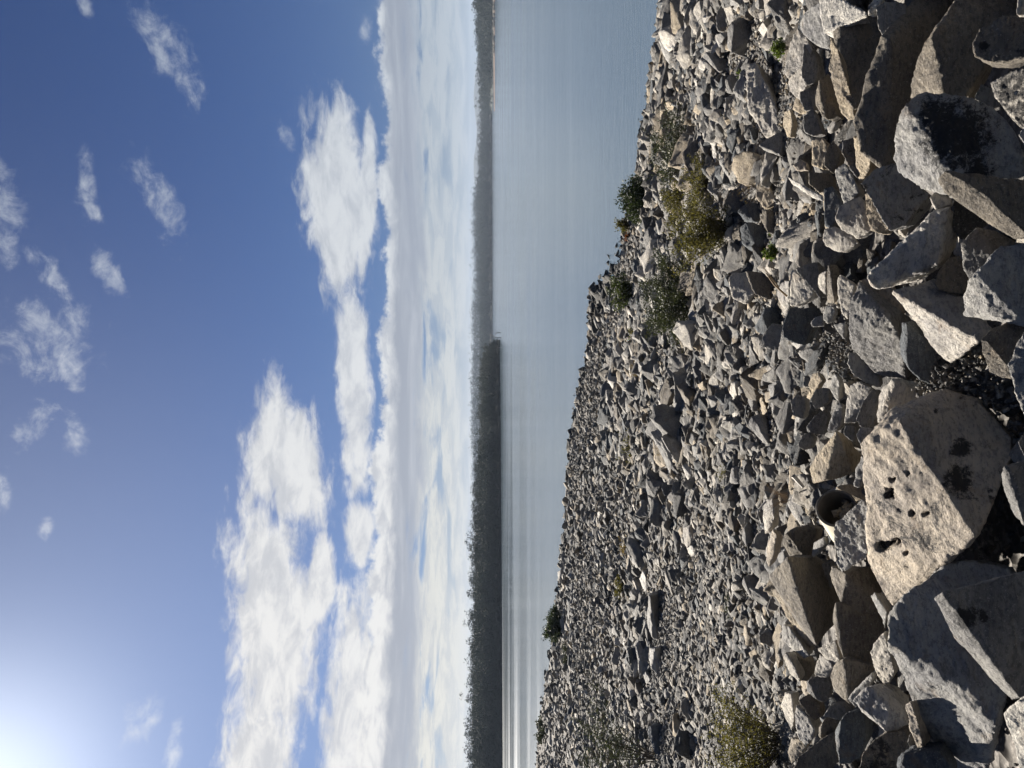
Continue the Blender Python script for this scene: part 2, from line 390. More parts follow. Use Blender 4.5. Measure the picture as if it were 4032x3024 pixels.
def rough_rock(points, vox, amp, seed, steps=True):
    """dense, weathered rock surface grown over a convex hull"""
    bm = hull(points); me = _tmp.data; bm.to_mesh(me); bm.free(); me.update()
    _rm.voxel_size = vox
    dg = bpy.context.evaluated_depsgraph_get(); dg.update()
    ev = _tmp.evaluated_get(dg); em = ev.to_mesh()
    n = len(em.vertices); V = np.empty(n * 3, np.float32); em.vertices.foreach_get('co', V); V = V.reshape(-1, 3).astype(float)
    nf = len(em.polygons); Lp = np.empty(len(em.loops), np.int32); em.loops.foreach_get('vertex_index', Lp)
    Q = Lp.reshape(-1, 4) if len(Lp) == nf * 4 else None
    ev.to_mesh_clear()
    if Q is None: raise RuntimeError('remesh')
    Nn = vnormals(V, Q); S = np.ptp(np.array(points), axis=0).max()
    off = np.array((seed * 3.7, seed * 1.3, seed * 2.1)); P = V / S + off
    rs = np.random.default_rng(seed + 11); A = rot(*rs.uniform(-.5, .5, 3)); PL = P @ A.T
    # flat-lying fracture steps, ridges, and small pitting
    lay = PL * np.array((2.2, 2.2, 9.0)); st = fbm(lay, 3, seed)
    st = np.round(st * 5) / 5 * .7 + st * .3 if steps else st
    ch = np.minimum(fbm(P * 4.5, 2, seed + 21), .05) * 1.6      # chipped flats
    d = amp * S * (.9 * fbm(P * 2.6, 3, seed + 3) + .45 * st + .8 * ch + .4 * (.2 - np.abs(fbm(P * 6.0, 4, seed + 5, .6)))) + amp * .5 * S * fbm(P * 16, 4, seed + 8, .7)
    V = V + Nn * d[:, None]
    return V, Q

# coordinates in the six enlarged views the outlines were measured on -> photograph pixels
VIEW = {1: (3000, 0, .6028), 2: (3000, 1000, .6028), 3: (3000, 2000, .6172), 4: (2300, 0, .6028), 5: (2100, 1000, .6028), 6: (2000, 2000, .6172)}
NA = np.array((-.30, -.16, .93)); NBK = np.array((.15, -.88, .42))
NLEFT = np.array((-.72, -.28, .62)); NRIGHT = np.array((.75, -.42, .50))
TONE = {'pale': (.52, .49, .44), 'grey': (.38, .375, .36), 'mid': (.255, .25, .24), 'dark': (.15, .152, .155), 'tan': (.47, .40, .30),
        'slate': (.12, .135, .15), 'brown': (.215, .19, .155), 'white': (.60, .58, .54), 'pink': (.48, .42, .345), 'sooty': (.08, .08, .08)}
def plane_pt(d, c, n):
    den = float(n @ d); num = float(n @ (c - np.array((0, 0, CAMZ))))
    t = num / den if abs(den) > 1e-4 else -1
    return t
ROCKS = []
def in_view(p, m=90):
    d = p - np.array((0, 0, CAMZ)); c, s_ = math.cos(PITCH), math.sin(PITCH)
    dep = d[..., 1] * c - d[..., 2] * s_; zc = d[..., 1] * s_ + d[..., 2] * c
    sx = 2016 - zc / dep * F; sy = 1512 - d[..., 0] / dep * F
    return sx, sy, dep, (dep > .5) & (sx > -m) & (sx < 4032 + m) & (sy > -m) & (sy < 3024 + m)
def rock(view, label, tone, A=(), Rg=(), B=(), na=None, nb=None, mat_=None, lift=0.0, amp=.030, near=True, thick=.55, name='boulder', group=None, cat='rock', stains=(), pits=(), voxk=62):
    ox, oy, k = VIEW[view]
    to = lambda pts: [(ox + p[0] * k, oy + p[1] * k) for p in pts]
    A_, R_, B_ = to(A), to(Rg), to(B); allp = A_ + R_ + B_
    na = NA if na is None else np.array(na, float); nb = NBK if nb is None else np.array(nb, float)
    xs_ = [p[0] for p in allp]; ys_ = [p[1] for p in allp]
    if R_: anchor = (sum(p[0] for p in R_) / len(R_), sum(p[1] for p in R_) / len(R_))
    else: anchor = (sum(xs_) / len(xs_), sum(ys_) / len(ys_))
    if near: c = hit(anchor[0], anchor[1], lift + .02, near=True)
    else:
        h = hit(max(xs_) - .15 * (max(xs_) - min(xs_)), anchor[1], .02); d = ray(*anchor); t = h[1] / d[1]; c = np.array((0, 0, CAMZ)) + d * t
    c0 = np.array((0, 0, CAMZ)); tc_ = c[1]
    w = max(max(xs_) - min(xs_), max(ys_) - min(ys_)) / F * tc_
    pts = []
    def add(lst, n):
        for p in lst:
            d = ray(*p); t = plane_pt(d, c, n)
            lo, hi = tc_ - .42 * w, tc_ + .55 * w
            t = min(max(t, lo), hi) if t > 0 else hi
            pts.append(c0 + d * t)
    add(A_, na); add(R_, na); add(B_, nb)
    pts = np.array(pts); cen = pts.mean(0)
    th = thick * min(w, 1.5 * (max(xs_) - min(xs_)) / F * tc_ + .3 * w)
    hid = cen + (pts - cen) * .80; hid = hid + np.array((0, th * .75, -th * .75))
    hid2 = cen + (pts - cen) * .9 + np.array((0, th * .25, -th * .2)); 
    P = np.vstack([pts, hid])
    base = np.array((cen[0], cen[1] + th * .4, P[:, 2].min()))
    vox = max(w / voxk, .0045 * tc_ / 2.5)
    seed = len(ROCKS) + 1
    V, Q = rough_rock(P - base, vox, amp, seed)
    if stains or pits:
        W_ = V + base; ex, ey, _, _ = in_view(W_); Nn = vnormals(V, Q)
        front = (Nn * (np.array((0, 0, CAMZ)) - W_)).sum(1) > 0; stain_shade = np.zeros(len(V))
        for (vv, x, y, r_, *s_) in stains:
            a, b_, k_ = VIEW[vv]; q = np.hypot((ex - a - x * k_), (ey - b_ - y * k_) / (s_[0] if s_ else 1)) / (r_ * k_)
            stain_shade = np.maximum(stain_shade, np.clip(1.25 - q, 0, 1) * front)
        for (vv, x, y, r_) in pits:
            a, b_, k_ = VIEW[vv]; q = np.maximum(abs(ex - a - x * k_), abs(ey - b_ - y * k_)) / (r_ * .85 * k_) + vnoise(W_ * 60, 3) * .9
            m_ = (q < 1) & front; V[m_] -= Nn[m_] * .03; stain_shade = np.where((q < 1.0) & front, .75, stain_shade)  # pits are sunk and also coloured dark, painting in the shade of the holes
    me = mesh_np(name, V, Q, [mat_ or M_ROCK], True)
    if stains or pits:
        at = me.attributes.new('stain', 'FLOAT', 'POINT'); at.data.foreach_set('value', stain_shade.astype(np.float32))
    o_ = obj(name, me, loc=base); t = np.array(TONE[tone]) * rng.uniform(.92, 1.08); o_.color = (*t, 1)
    tag(o_, label, cat, group); ROCKS.append(o_); return o_

# ------------------------------------------------------------------ big rim boulders, each measured on the photograph
# view 1
rock(1, "big dark grey boulder with sooty black lichen on its broad shaded face", 'grey', [(925, 665), (878, 850), (858, 1040), (885, 1130), (1040, 1235), (1130, 1260)],
     [(930, 760), (985, 900), (1075, 1060), (1200, 1130), (1250, 1185)], [(1010, 608), (1110, 600), (1260, 650), (1370, 648), (1510, 700), (1645, 830), (1712, 970), (1730, 1160), (1370, 1215)], lift=.16, amp=.035, nb=(.1, -.75, .65), voxk=76, stains=[(1, 1270, 880, 330, 1.1), (1, 1150, 770, 200), (1, 1400, 1120, 170)])
rock(1, "huge olive-grey shaded boulder with a pale sunlit wedge on its sloping edge", 'brown', [(960, 640), (1010, 420), (1050, 310), (1110, 250)], [(1145, 330), (1155, 480), (1155, 615)],
     [(1180, 150), (1250, 30), (1300, -60), (1660, -60), (1660, 100), (1420, 400), (1330, 640), (1200, 655)], lift=.02, thick=.4)
rock(1, "rounded brown boulder sitting in shade beside a sunlit pale slab", 'brown', [], [], [(1420, 190), (1560, 110), (1720, 90), (1740, 370), (1600, 410), (1480, 410), (1390, 370), (1370, 290)], lift=.12, nb=(0, -.7, .7), mat_=M_SPOT, stains=[(1, 1450, 300, 50)])
rock(1, "pale sunlit slab just showing above the rounded brown boulder", 'pale', [(1670, -20), (1760, -40), (1760, 95), (1660, 100)], lift=.1)
rock(1, "long dark slab leaning diagonally with a thin gold-lit rim", 'brown', [(780, 240), (760, 430), (715, 480), (650, 720)], [(840, 250), (830, 440), (780, 600), (700, 665)],
     [(870, 180), (990, 60), (1025, -40), (1290, -40), (1250, 60), (1110, 250), (1010, 420), (955, 640), (880, 850), (850, 1050), (820, 1130), (640, 1000), (590, 820)], lift=-.06, thick=.35, amp=.022)
rock(1, "squarish dark brown block with a straight crack, standing upright", 'brown', [(452, 160), (500, 125)], [(470, 180), (520, 140)], [(620, 118), (740, 90), (760, 200), (790, 240), (770, 420), (720, 490), (650, 700), (600, 720), (520, 620), (480, 330)], lift=-.02, thick=.4)
rock(1, "thin cream sunlit plate of rock leaning against the squarish dark block", 'tan', [(430, 420), (450, 240), (490, 300), (540, 480), (590, 640), (612, 760), (560, 790), (505, 740), (480, 560)], na=(-.5, -.4, .76), lift=.0, thick=.3)
rock(1, "white blocky rock in full sun behind the squarish dark block", 'white', [(380, -30), (480, -30), (680, 70), (690, 100), (630, 125), (500, 120), (450, 165), (460, 240), (400, 220), (380, 120)], lift=-.02)
rock(1, "smooth dark block wedged under the long leaning slab", 'mid', [], [], [(740, 50), (800, 12), (935, 12), (905, 90), (950, 110), (870, 160), (790, 238), (755, 180)], lift=-.08)
rock(1, "small black and white speckled rock between two pale blocks", 'white', [(690, 45), (740, -20), (800, -10), (742, 100), (690, 100)], mat_=M_LICH, lift=-.05)
rock(1, "angular light grey rock with a shadowed shoulder above the rim gap", 'grey', [(240, 150), (285, 60), (380, 5), (390, 200)], [(250, 200), (330, 150), (395, 210)], [(465, 270), (430, 310), (340, 290), (280, 230)], nb=(-.1, -.5, .86), lift=-.02)
rock(1, "long cream rock tapering to a point along the rim", 'pale', [(232, 170), (250, 230), (292, 240), (332, 320), (300, 400), (210, 430), (170, 510), (143, 470), (158, 360), (182, 280)], lift=-.02, na=(-.2, -.35, .92))
rock(1, "dark wedge behind the long cream tapering rock", 'mid', [], [], [(272, 240), (340, 310), (335, 380), (372, 440), (352, 535), (292, 562), (252, 500), (262, 420), (302, 350)], lift=-.05)
rock(1, "squat white-topped rock with a dark notch near the rim", 'pale', [(165, 540), (200, 445), (258, 430), (262, 510), (302, 550), (255, 600), (240, 655), (188, 600)], lift=-.05)
rock(1, "reddish brown wedge with a bright curled lower edge", 'brown', [(345, 690), (352, 600), (372, 520)], [(368, 610), (362, 690), (405, 765)], [(430, 480), (490, 590), (497, 750), (430, 782), (385, 750)], lift=-.03)
rock(1, "mid grey wedge between the dark brown rocks on the rim", 'mid', [], [], [(250, 600), (342, 540), (372, 560), (352, 640), (340, 720), (272, 722), (246, 655)], lift=-.06)
rock(1, "dark round-shouldered rock below the reddish brown wedge", 'mid', [], [], [(265, 760), (330, 700), (372, 790), (402, 870), (335, 892), (272, 862)], lift=-.05)
rock(1, "narrow cream slab standing at the very edge of the rim", 'tan', [(148, 720), (192, 715), (203, 800), (190, 900), (165, 895), (135, 810)], lift=-.06)
rock(1, "grey gneiss rock with diagonal banding below the thin wooden-looking splinter", 'grey', [(470, 1110), (542, 1060), (600, 1150), (640, 1260), (580, 1312), (540, 1342), (500, 1250)], lift=.0, na=(-.1, -.5, .86))
rock(1, "smooth blue-grey slate block lying next to the banded gneiss rock", 'slate', [], [], [(405, 1230), (460, 1212), (500, 1300), (532, 1340), (500, 1385), (452, 1500), (408, 1480), (400, 1320)], lift=-.02, amp=.012, nb=(0, -.6, .8))
rock(1, "dark hump with ochre streaks in front of the slate block", 'mid', [], [], [(525, 920), (600, 892), (645, 960), (652, 1100), (622, 1165), (570, 1100), (518, 1000)], mat_=M_SPOT, lift=-.01)
rock(1, "rough ochre and grey rock between the dark hump and the leaning slab", 'tan', [(600, 890), (700, 892), (722, 1000), (702, 1110), (640, 1200), (618, 1170), (640, 1080), (640, 960)], lift=-.02, mat_=M_SPOT)
rock(1, "broad shaded boulder behind the lichen-blackened one", 'grey', [], [], [(640, 1200), (730, 1100), (820, 1120), (860, 1060), (930, 1190), (1040, 1240), (1095, 1270), (1040, 1315), (960, 1400), (930, 1475), (830, 1510), (760, 1300)], lift=-.02, mat_=M_SPOT)
rock(1, "tan crumbly rock lit along its knobbly crest", 'tan', [(665, 1265), (762, 1215), (855, 1390), (835, 1490), (780, 1535), (700, 1500), (680, 1400)], lift=.02, amp=.05, na=(-.1, -.55, .83))
rock(1, "whitish grey boulder with a clean shadow corner", 'pale', [(480, 1430), (500, 1350), (600, 1400), (690, 1400), (712, 1510), (622, 1565), (520, 1505)], [(520, 1350), (600, 1385), (680, 1380)], [(560, 1320), (640, 1280), (670, 1330)], lift=.02, na=(-.2, -.45, .87), nb=(.5, -.5, .7))
rock(1, "flat-topped cream boulder below the whitish one", 'pale', [(392, 1560), (410, 1495), (470, 1478), (600, 1540), (632, 1590), (540, 1645), (470, 1640), (410, 1605)], lift=-.02, na=(-.25, -.4, .88))
rock(1, "thin bright splinter of rock lying across two boulders", 'white', [(162, 1150), (210, 1178), (400, 1278), (402, 1316), (330, 1292), (200, 1205)], lift=.04, thick=.25, na=(-.2, -.5, .84), name='splinter')
rock(1, "brown block under the bright splinter", 'brown', [], [], [(300, 1120), (440, 1130), (470, 1150), (462, 1212), (402, 1240), (372, 1262), (300, 1200)], lift=-.06)
rock(1, "pinkish lump on the rim beside the brown block", 'pink', [(198, 1080), (250, 1038), (292, 1060), (302, 1112), (222, 1115)], lift=-.06)
rock(1, "tan crumbling slab standing behind the dark wedge", 'tan', [(320, 900), (400, 895), (432, 950), (405, 1010), (402, 1112), (328, 1080)], lift=-.06, mat_=M_SPOT, na=(-.1, -.5, .86))
rock(1, "dark wedge leaning on the tan crumbling slab", 'brown', [], [], [(402, 1080), (412, 980), (462, 915), (515, 990), (492, 1080), (452, 1135)], lift=-.02)
rock(1, "small pale pebble-like rock perched in the gap beneath the lichen boulder", 'pale', [(1090, 1290), (1150, 1228), (1232, 1290), (1242, 1340), (1130, 1372)], lift=.05)
rock(1, "boulder with a long curved pale crest and a dark front, at the photo's edge", 'brown', [(1150, 1170), (1200, 1110), (1190, 1250), (1320, 1290), (1440, 1385), (1520, 1490), (1640, 1565)], [(1370, 1213), (1480, 1290), (1530, 1370), (1700, 1555)],
     [(1480, 1188), (1730, 1170), (1740, 1540)], lift=.12, na=(-.5, -.3, .8))
rock(1, "near-black stone in the hollow under the curved pale crest", 'sooty', [], [], [(1255, 1310), (1340, 1298), (1440, 1400), (1465, 1450), (1385, 1482), (1290, 1570), (1245, 1500)], lift=-.02)
rock(1, "rounded pale boulder blotched with black lichen, cut by the photo's lower edge", 'pale', [(1495, 540), (1640, 458), (1760, 430), (1760, 860), (1690, 832), (1600, 730), (1520, 630)], mat_=M_LICH, lift=.28, na=(-.2, -.4, .9))
rock(1, "small white stone below the rounded blotched boulder", 'white', [(1670, 880), (1700, 840), (1760, 830), (1760, 960), (1700, 925)], lift=.26)
rock(1, "shaded rock deep in the dark hollow behind the lichen boulder", 'mid', [], [], [(1380, 640), (1430, 545), (1505, 580), (1560, 700), (1500, 715), (1400, 655)], lift=-.1)
rock(1, "dark-topped boulder with a sunlit white lower flank", 'mid', [(1298, 1590), (1320, 1760), (1350, 1835), (1410, 1790)], [(1330, 1590), (1440, 1640), (1500, 1660)], [(1400, 1480), (1535, 1505), (1640, 1570), (1560, 1640)], lift=.06, na=(-.5, -.35, .79))
# view 2
rock(2, "big block with bright top corner and wide grey face, second below the lichen boulder", 'grey', [(1312, 400), (1310, 300), (1345, 240), (1350, 170)], [(1410, 130), (1470, 290), (1490, 400)],
     [(1500, 20), (1560, -60), (1740, -90), (1740, 480), (1600, 430), (1480, 405)], lift=.16, na=(-.5, -.4, .77), nb=(.1, -.7, .7))
rock(2, "brown stone tucked between the pitted white rock and the big block", 'brown', [], [], [(1125, 200), (1140, 130), (1225, 15), (1290, 5), (1335, 90), (1352, 185), (1320, 262), (1210, 258), (1150, 232)], lift=.03)
rock(2, "jagged white rock with short black streaks, pointing towards the lake", 'white', [(683, 150), (860, 0), (1000, -160), (1130, -280), (1150, -180), (1060, 20), (1000, 180), (850, 190), (760, 226), (708, 198)],
     [(1230, -320), (1080, -60), (1050, 120)], [(1262, -250), (1252, -100), (1190, 10), (1140, 60)], lift=.05, mat_=M_SPOT, amp=.04, na=(-.35, -.4, .85), thick=.4)
rock(2, "long white-faced boulder slanting downhill over a pocket of gravel", 'pale', [(848, 250), (930, 345), (980, 425), (1060, 520), (1120, 625), (1190, 692), (1240, 715), (1280, 690)], [(870, 240), (1050, 290), (1180, 380), (1300, 410), (1440, 510)],
     [(1000, 190), (1130, 160), (1150, 235), (1330, 290), (1320, 400), (1480, 470), (1500, 490), (1420, 572)], lift=.05, na=(-.55, -.45, .7), nb=(.45, -.55, .7), thick=.45)
rock(2, "dark slate-blue boulder shaded beside the long white-faced one", 'slate', [(905, 660), (895, 590), (930, 500), (910, 440)], [(925, 640), (925, 560), (945, 450)], [(990, 428), (1050, 510), (1110, 620), (1200, 692), (1242, 732), (1180, 825), (1110, 862), (1030, 822), (950, 745)], lift=.03, amp=.02)
rock(2, "broad cream-edged boulder with a dark pentagonal face", 'mid', [(562, 545), (580, 620), (660, 700), (742, 792), (820, 812), (950, 812), (930, 760), (915, 560)], [(575, 560), (715, 640), (780, 520), (840, 430)],
     [(575, 290), (632, 168), (705, 230), (792, 440), (830, 420), (915, 380)], lift=.0, na=(-.62, -.40, .68), nb=(.25, -.75, .6))
rock(2, "rough brown-pink rock behind the jagged white rock", 'pink', [(632, 168), (690, 150), (762, 226), (850, 205), (870, 300), (930, 380), (800, 445), (735, 330)], lift=-.06, na=(-.1, -.55, .83), amp=.05)
rock(2, "small grey rock tucked under the broad cream-edged boulder", 'grey', [], [], [(560, 640), (600, 640), (680, 720), (760, 795), (780, 875), (700, 860), (600, 800), (560, 720)], lift=-.04)
rock(2, "pale speckled rock leaning on the giant boulder's uphill corner", 'pale', [(755, 1010), (762, 930), (790, 870), (850, 815)], [(760, 1010), (850, 950), (870, 840)], [(930, 815), (1010, 830), (1052, 880), (1000, 950), (880, 970), (800, 1110), (750, 1110)], lift=.0, nb=(.1, -.6, .8))
rock(2, "white knob of rock beside the dark shard near the middle of the pile", 'pale', [(535, 1110), (550, 980), (575, 850), (640, 830), (712, 870), (712, 930), (650, 980), (610, 1110)], lift=-.03, na=(-.2, -.4, .9))
rock(2, "dark shard lying against the white knob", 'mid', [], [], [(610, 1080), (660, 960), (720, 885), (762, 880), (752, 1000), (735, 1140), (640, 1135)], lift=-.02)
giant = rock(2, "giant pinkish boulder with drill marks, black stains and a huge shaded face", 'pink', [(650, 1250), (680, 1380), (760, 1540), (720, 1659), (690, 1900), (710, 2080), (790, 2240), (850, 2310), (1050, 2170), (1180, 1980)],
     [(890, 1090), (960, 1200), (1040, 1290), (1130, 1400), (1200, 1600), (1260, 1700)],
     [(700, 1180), (780, 1090), (870, 980), (980, 950), (1100, 895), (1215, 885), (1290, 930), (1410, 945), (1480, 1040), (1650, 1200), (1640, 1330), (1560, 1480), (1500, 1600), (1400, 1850)], lift=.10, mat_=M_SPOT, amp=.020, na=(-.42, -.42, .80), nb=(.30, -.72, .60), thick=.5, voxk=100,
     stains=[(2, 1300, 1270, 105), (2, 1290, 1480, 130, 1.2), (2, 1140, 1025, 28)],
     pits=[(3, 762, 245, 36), (3, 805, 240, 30), (3, 858, 215, 26), (3, 920, 290, 18), (3, 957, 38, 16), (3, 1040, 40, 17), (2, 950, 1435, 16), (2, 852, 1478, 15), (2, 835, 1560, 32)])
rock(2, "grey boulder cut by the photo's lower edge above the giant boulder's dark hollow", 'grey', [(1605, 720), (1650, 600), (1712, 500), (1790, 480), (1790, 1080), (1712, 1050), (1660, 950), (1640, 830)], lift=.3, na=(.0, -.6, .8))
rock(2, "ochre-edged brown boulder between the gravel pocket and the photo's edge", 'brown', [(1422, 560), (1440, 660), (1480, 770), (1570, 812), (1640, 815)], [(1470, 570), (1490, 660), (1540, 740), (1610, 770)], [(1490, 490), (1590, 445), (1740, 470), (1740, 560), (1660, 640), (1610, 740)], lift=.14, na=(-.55, -.4, .73))
rock(2, "shaded boulder with a white edge at the foot of the giant boulder", 'mid', [(1565, 1440), (1580, 1390), (1600, 1560), (1620, 1659), (1640, 1700)], [(1610, 1400), (1660, 1520), (1680, 1700)], [(1712, 1350), (1790, 1340), (1790, 1780), (1712, 1780)], lift=.25, na=(-.55, -.35, .75))
rock(2, "small dark stone at the photo's lower edge in the deep hollow", 'mid', [], [], [(1668, 1230), (1712, 1160), (1790, 1150), (1790, 1340), (1712, 1320)], lift=.2)
rock(2, "bright tan block with a straight top beside the broken pipe", 'tan', [(330, 1500), (310, 1400), (345, 1330), (490, 1150), (515, 1200), (500, 1250), (440, 1320), (400, 1420), (370, 1480)], [(505, 1245), (440, 1340), (400, 1470)],
     [(540, 1230), (610, 1320), (590, 1430), (520, 1460), (410, 1480)], lift=.0, na=(-.3, -.45, .84), nb=(.3, -.8, .5))
rock(2, "big slate-grey shaded block standing on the rim", 'slate', [(150, 410)], [(165, 420)], [(180, 352), (345, 350), (385, 375), (310, 440), (300, 540), (275, 600), (215, 580), (140, 545), (130, 490)], lift=-.04)
rock(2, "cream rim rock with a dark hole and a broad sunlit face", 'pale', [(180, 340), (175, 240), (190, 110), (215, 100), (290, 170), (345, 250), (330, 280), (230, 345)], lift=-.02, na=(-.3, -.45, .84))
rock(2, "dark cap of rock above the cream rim rock", 'mid', [], [], [(210, 95), (300, 60), (370, 50), (355, 130), (385, 300), (345, 250), (290, 170)], lift=-.05)
rock(2, "pale pointed rock leaning over the edge of the rim", 'pale', [(98, 240), (130, 180), (180, 170), (175, 250), (180, 345), (155, 412), (130, 370), (105, 300)], lift=-.07)
rock(2, "upright brown plank-shaped stone with a gold left side", 'brown', [(420, 320), (425, 120), (430, 70)], [(432, 325), (438, 120), (440, 70)], [(490, 70), (500, 200), (490, 310), (470, 328)], lift=.0, thick=.3)
rock(2, "rounded pale grey rock beside the upright plank-shaped stone", 'pale', [(355, 180), (375, 130), (420, 100), (420, 270), (400, 260), (370, 220)], lift=-.02)
rock(2, "white and lilac rock above the dark pentagonal face", 'pale', [(492, 160), (510, 130), (610, 200), (590, 260), (575, 380), (560, 430), (525, 400), (510, 300), (495, 260)], lift=-.03, na=(-.2, -.5, .84))
rock(2, "small triangular grey-white rock among the pebbles on the rim", 'grey', [(458, 455), (545, 445), (540, 560), (500, 520)], lift=.0)
rock(2, "pale greenish cobble on the rim, cracked across the middle", 'grey', [(398, 380), (420, 335), (470, 335), (482, 370), (460, 440), (430, 460), (400, 430)], lift=-.02, nb=None)
rock(2, "flat grey cobble lying just left of the pale greenish one", 'grey', [(312, 450), (345, 415), (395, 395), (405, 440), (400, 475), (325, 478)], lift=-.05)
rock(2, "rounded dark grey stone perched low on the rim", 'mid', [], [], [(225, 1250), (260, 1180), (320, 1165), (350, 1200), (330, 1270), (270, 1285)], lift=-.04, amp=.015)
rock(2, "shaded triangular rock with a bright base line", 'mid', [(295, 1160), (290, 1130)], [(305, 1150), (300, 1130)], [(340, 1060), (410, 1010), (440, 1040), (430, 1100), (410, 1180), (360, 1185)], lift=-.04)
rock(2, "wedge of dark rock below the pebbly seam", 'mid', [], [], [(310, 960), (340, 890), (400, 870), (445, 880), (440, 960), (400, 1000), (350, 1020)], lift=-.04)
rock(2, "tan leaning rock next to the pebbly seam", 'tan', [(300, 850), (330, 780), (370, 770), (400, 820), (360, 860), (330, 930)], lift=-.05)
rock(2, "slim grey stone curved like a shell", 'grey', [(440, 880), (455, 790), (490, 785), (510, 840), (505, 960), (480, 950)], lift=-.02)
rock(2, "grey block with flat shaded side near the bottom of the seam", 'mid', [], [], [(180, 960), (230, 915), (280, 940), (290, 1020), (270, 1085), (200, 1060)], lift=-.06)
rock(2, "rough grey slab beside the white knob", 'grey', [(420, 1160), (450, 1080), (480, 980), (525, 970), (530, 1080), (500, 1150), (440, 1180)], lift=-.03, mat_=M_SPOT, na=(-.1, -.5, .86))
rock(2, "dark squarish stone between the white knob and the giant boulder", 'mid', [(530, 1180), (540, 1120)], [(545, 1180), (550, 1125)], [(600, 1120), (612, 1180), (600, 1230), (570, 1215)], lift=.0)
rock(2, "twisted striped rock leaning between the dark stone and giant boulder", 'grey', [(612, 1180), (640, 1130), (740, 1140), (720, 1170), (680, 1225), (640, 1240)], lift=.01, na=(-.1, -.5, .86))
rock(2, "tall narrow grey rock rising beside the giant boulder's pale flank", 'grey', [(600, 1520), (610, 1400), (650, 1310), (700, 1330), (700, 1400), (660, 1480), (640, 1530)], lift=.03, na=(-.1, -.45, .89))
rock(2, "small dark wedge squeezed against the giant boulder's pale flank", 'mid', [], [], [(670, 1530), (700, 1440), (770, 1400), (800, 1440), (780, 1540), (720, 1580)], lift=.04)
# view 3
rock(3, "angular blue-grey boulder half covering the broken pipe", 'grey', [(455, 180), (460, 100), (530, 40), (640, -60), (725, -20), (720, 200), (665, 320), (600, 350), (505, 415), (470, 350)], lift=.06, na=(-.18, -.55, .82), amp=.035)
rock(3, "long dark boulder with a tan sunlit stripe along its side", 'brown', [(48, 440), (165, 310), (175, 480)], [(180, 470), (190, 600), (245, 760), (300, 830), (350, 880)], [(210, 300), (290, 360), (420, 545), (425, 640), (380, 800), (345, 870)], lift=.02, na=(-.6, -.3, .74), nb=(.35, -.7, .62), amp=.018)
rock(3, "tan ramp-like rock forming the foot of the long dark boulder", 'tan', [(60, 520), (120, 620), (170, 720), (240, 850), (290, 912), (340, 880), (300, 810), (200, 640), (170, 500)], lift=-.02, na=(-.45, -.35, .82))
rock(3, "smooth brown rock with a white underside near the pipe's mouth", 'brown', [(135, 170), (135, 240), (170, 305), (290, 355), (295, 330)], [(150, 160), (180, 230), (230, 300), (265, 310)], [(200, 125), (300, 105), (360, 130), (320, 200), (275, 300)], lift=-.01, na=(-.6, -.3, .74))
rock(3, "small crinkled grey rock beneath the smooth brown one", 'grey', [(315, 300), (330, 220), (400, 180), (410, 230), (370, 290), (325, 320)], lift=-.02)
rock(3, "rounded shaded stone showing between the long dark boulder and the big brown blocks", 'mid', [], [], [(355, 390), (380, 350), (440, 340), (440, 520), (400, 490), (360, 430)], lift=-.1)
rock(3, "big brown block with a chalky upper edge, below the blue-grey boulder", 'brown', [(430, 420), (445, 370), (490, 400)], [(470, 520), (500, 450), (540, 420)], [(505, 415), (670, 385), (700, 480), (740, 580), (740, 660), (620, 680), (580, 695), (500, 610)], lift=.02, amp=.025)
rock(3, "large smooth brown block resting under the chalky-edged one", 'brown', [(450, 680), (470, 600)], [(465, 740), (480, 640)], [(580, 690), (650, 670), (740, 665), (785, 770), (720, 830), (690, 1000), (600, 985), (520, 960), (480, 870), (460, 780)], lift=.04, amp=.018)
rock(3, "rough brown boulder with a lit grey corner under the smooth brown block", 'brown', [(435, 1070), (460, 1000), (515, 960), (530, 1000), (500, 1060), (520, 1200), (450, 1150)], [(530, 990), (510, 1060), (540, 1190)], [(600, 985), (712, 1005), (700, 1060), (640, 1090), (620, 1160), (560, 1250), (530, 1230)], lift=.04, nb=(.2, -.7, .68))
rock(3, "plump cream boulder with mottled flank", 'pale', [(690, 920), (710, 860), (780, 785), (790, 870), (780, 940), (770, 1000), (850, 1060), (800, 1140), (740, 1080), (700, 1000)], lift=.03, na=(-.35, -.45, .82))
rock(3, "narrow banded sliver of rock along the giant boulder's lower edge", 'grey', [(695, 560), (720, 540), (770, 620), (800, 660), (785, 770), (740, 660)], lift=.0)
rock(3, "very large grey boulder with a rippled sunlit flank, lowest in the photo", 'grey', [(785, 850), (800, 930), (870, 1080), (960, 1200), (1040, 1400), (1160, 1560), (1240, 1720), (1440, 1720), (1400, 1480)],
     [(800, 870), (870, 930), (1000, 1060), (1150, 1090), (1300, 1120), (1400, 1200)],
     [(795, 690), (930, 590), (1050, 500), (1080, 400), (1200, 340), (1330, 320), (1580, 370), (1600, 430), (1560, 1200), (1500, 1400)], lift=.10, na=(-.52, -.42, .74), nb=(.22, -.72, .65), amp=.03, thick=.45, voxk=70)
rock(3, "big charcoal boulder with a bright chipped edge in front of the rippled one", 'mid', [(1105, 580), (1180, 700), (1230, 830), (1330, 950), (1450, 1080), (1600, 1225)], [(1150, 540), (1215, 720), (1270, 850), (1400, 960), (1570, 1100), (1620, 1200)],
     [(1290, 530), (1480, 500), (1620, 430), (1760, 380), (1760, 1180), (1640, 1220)], lift=.28, na=(-.6, -.3, .74), nb=(.1, -.75, .62), amp=.02, voxk=64, stains=[(3, 1300, 700, 110), (3, 1420, 690, 60)])
rock(3, "bright white boulder cut by the photo's corner", 'white', [(1548, 1320), (1590, 1270), (1640, 1230), (1760, 1240), (1760, 1700), (1660, 1700), (1640, 1560), (1590, 1420)], lift=.3, na=(-.3, -.4, .87))
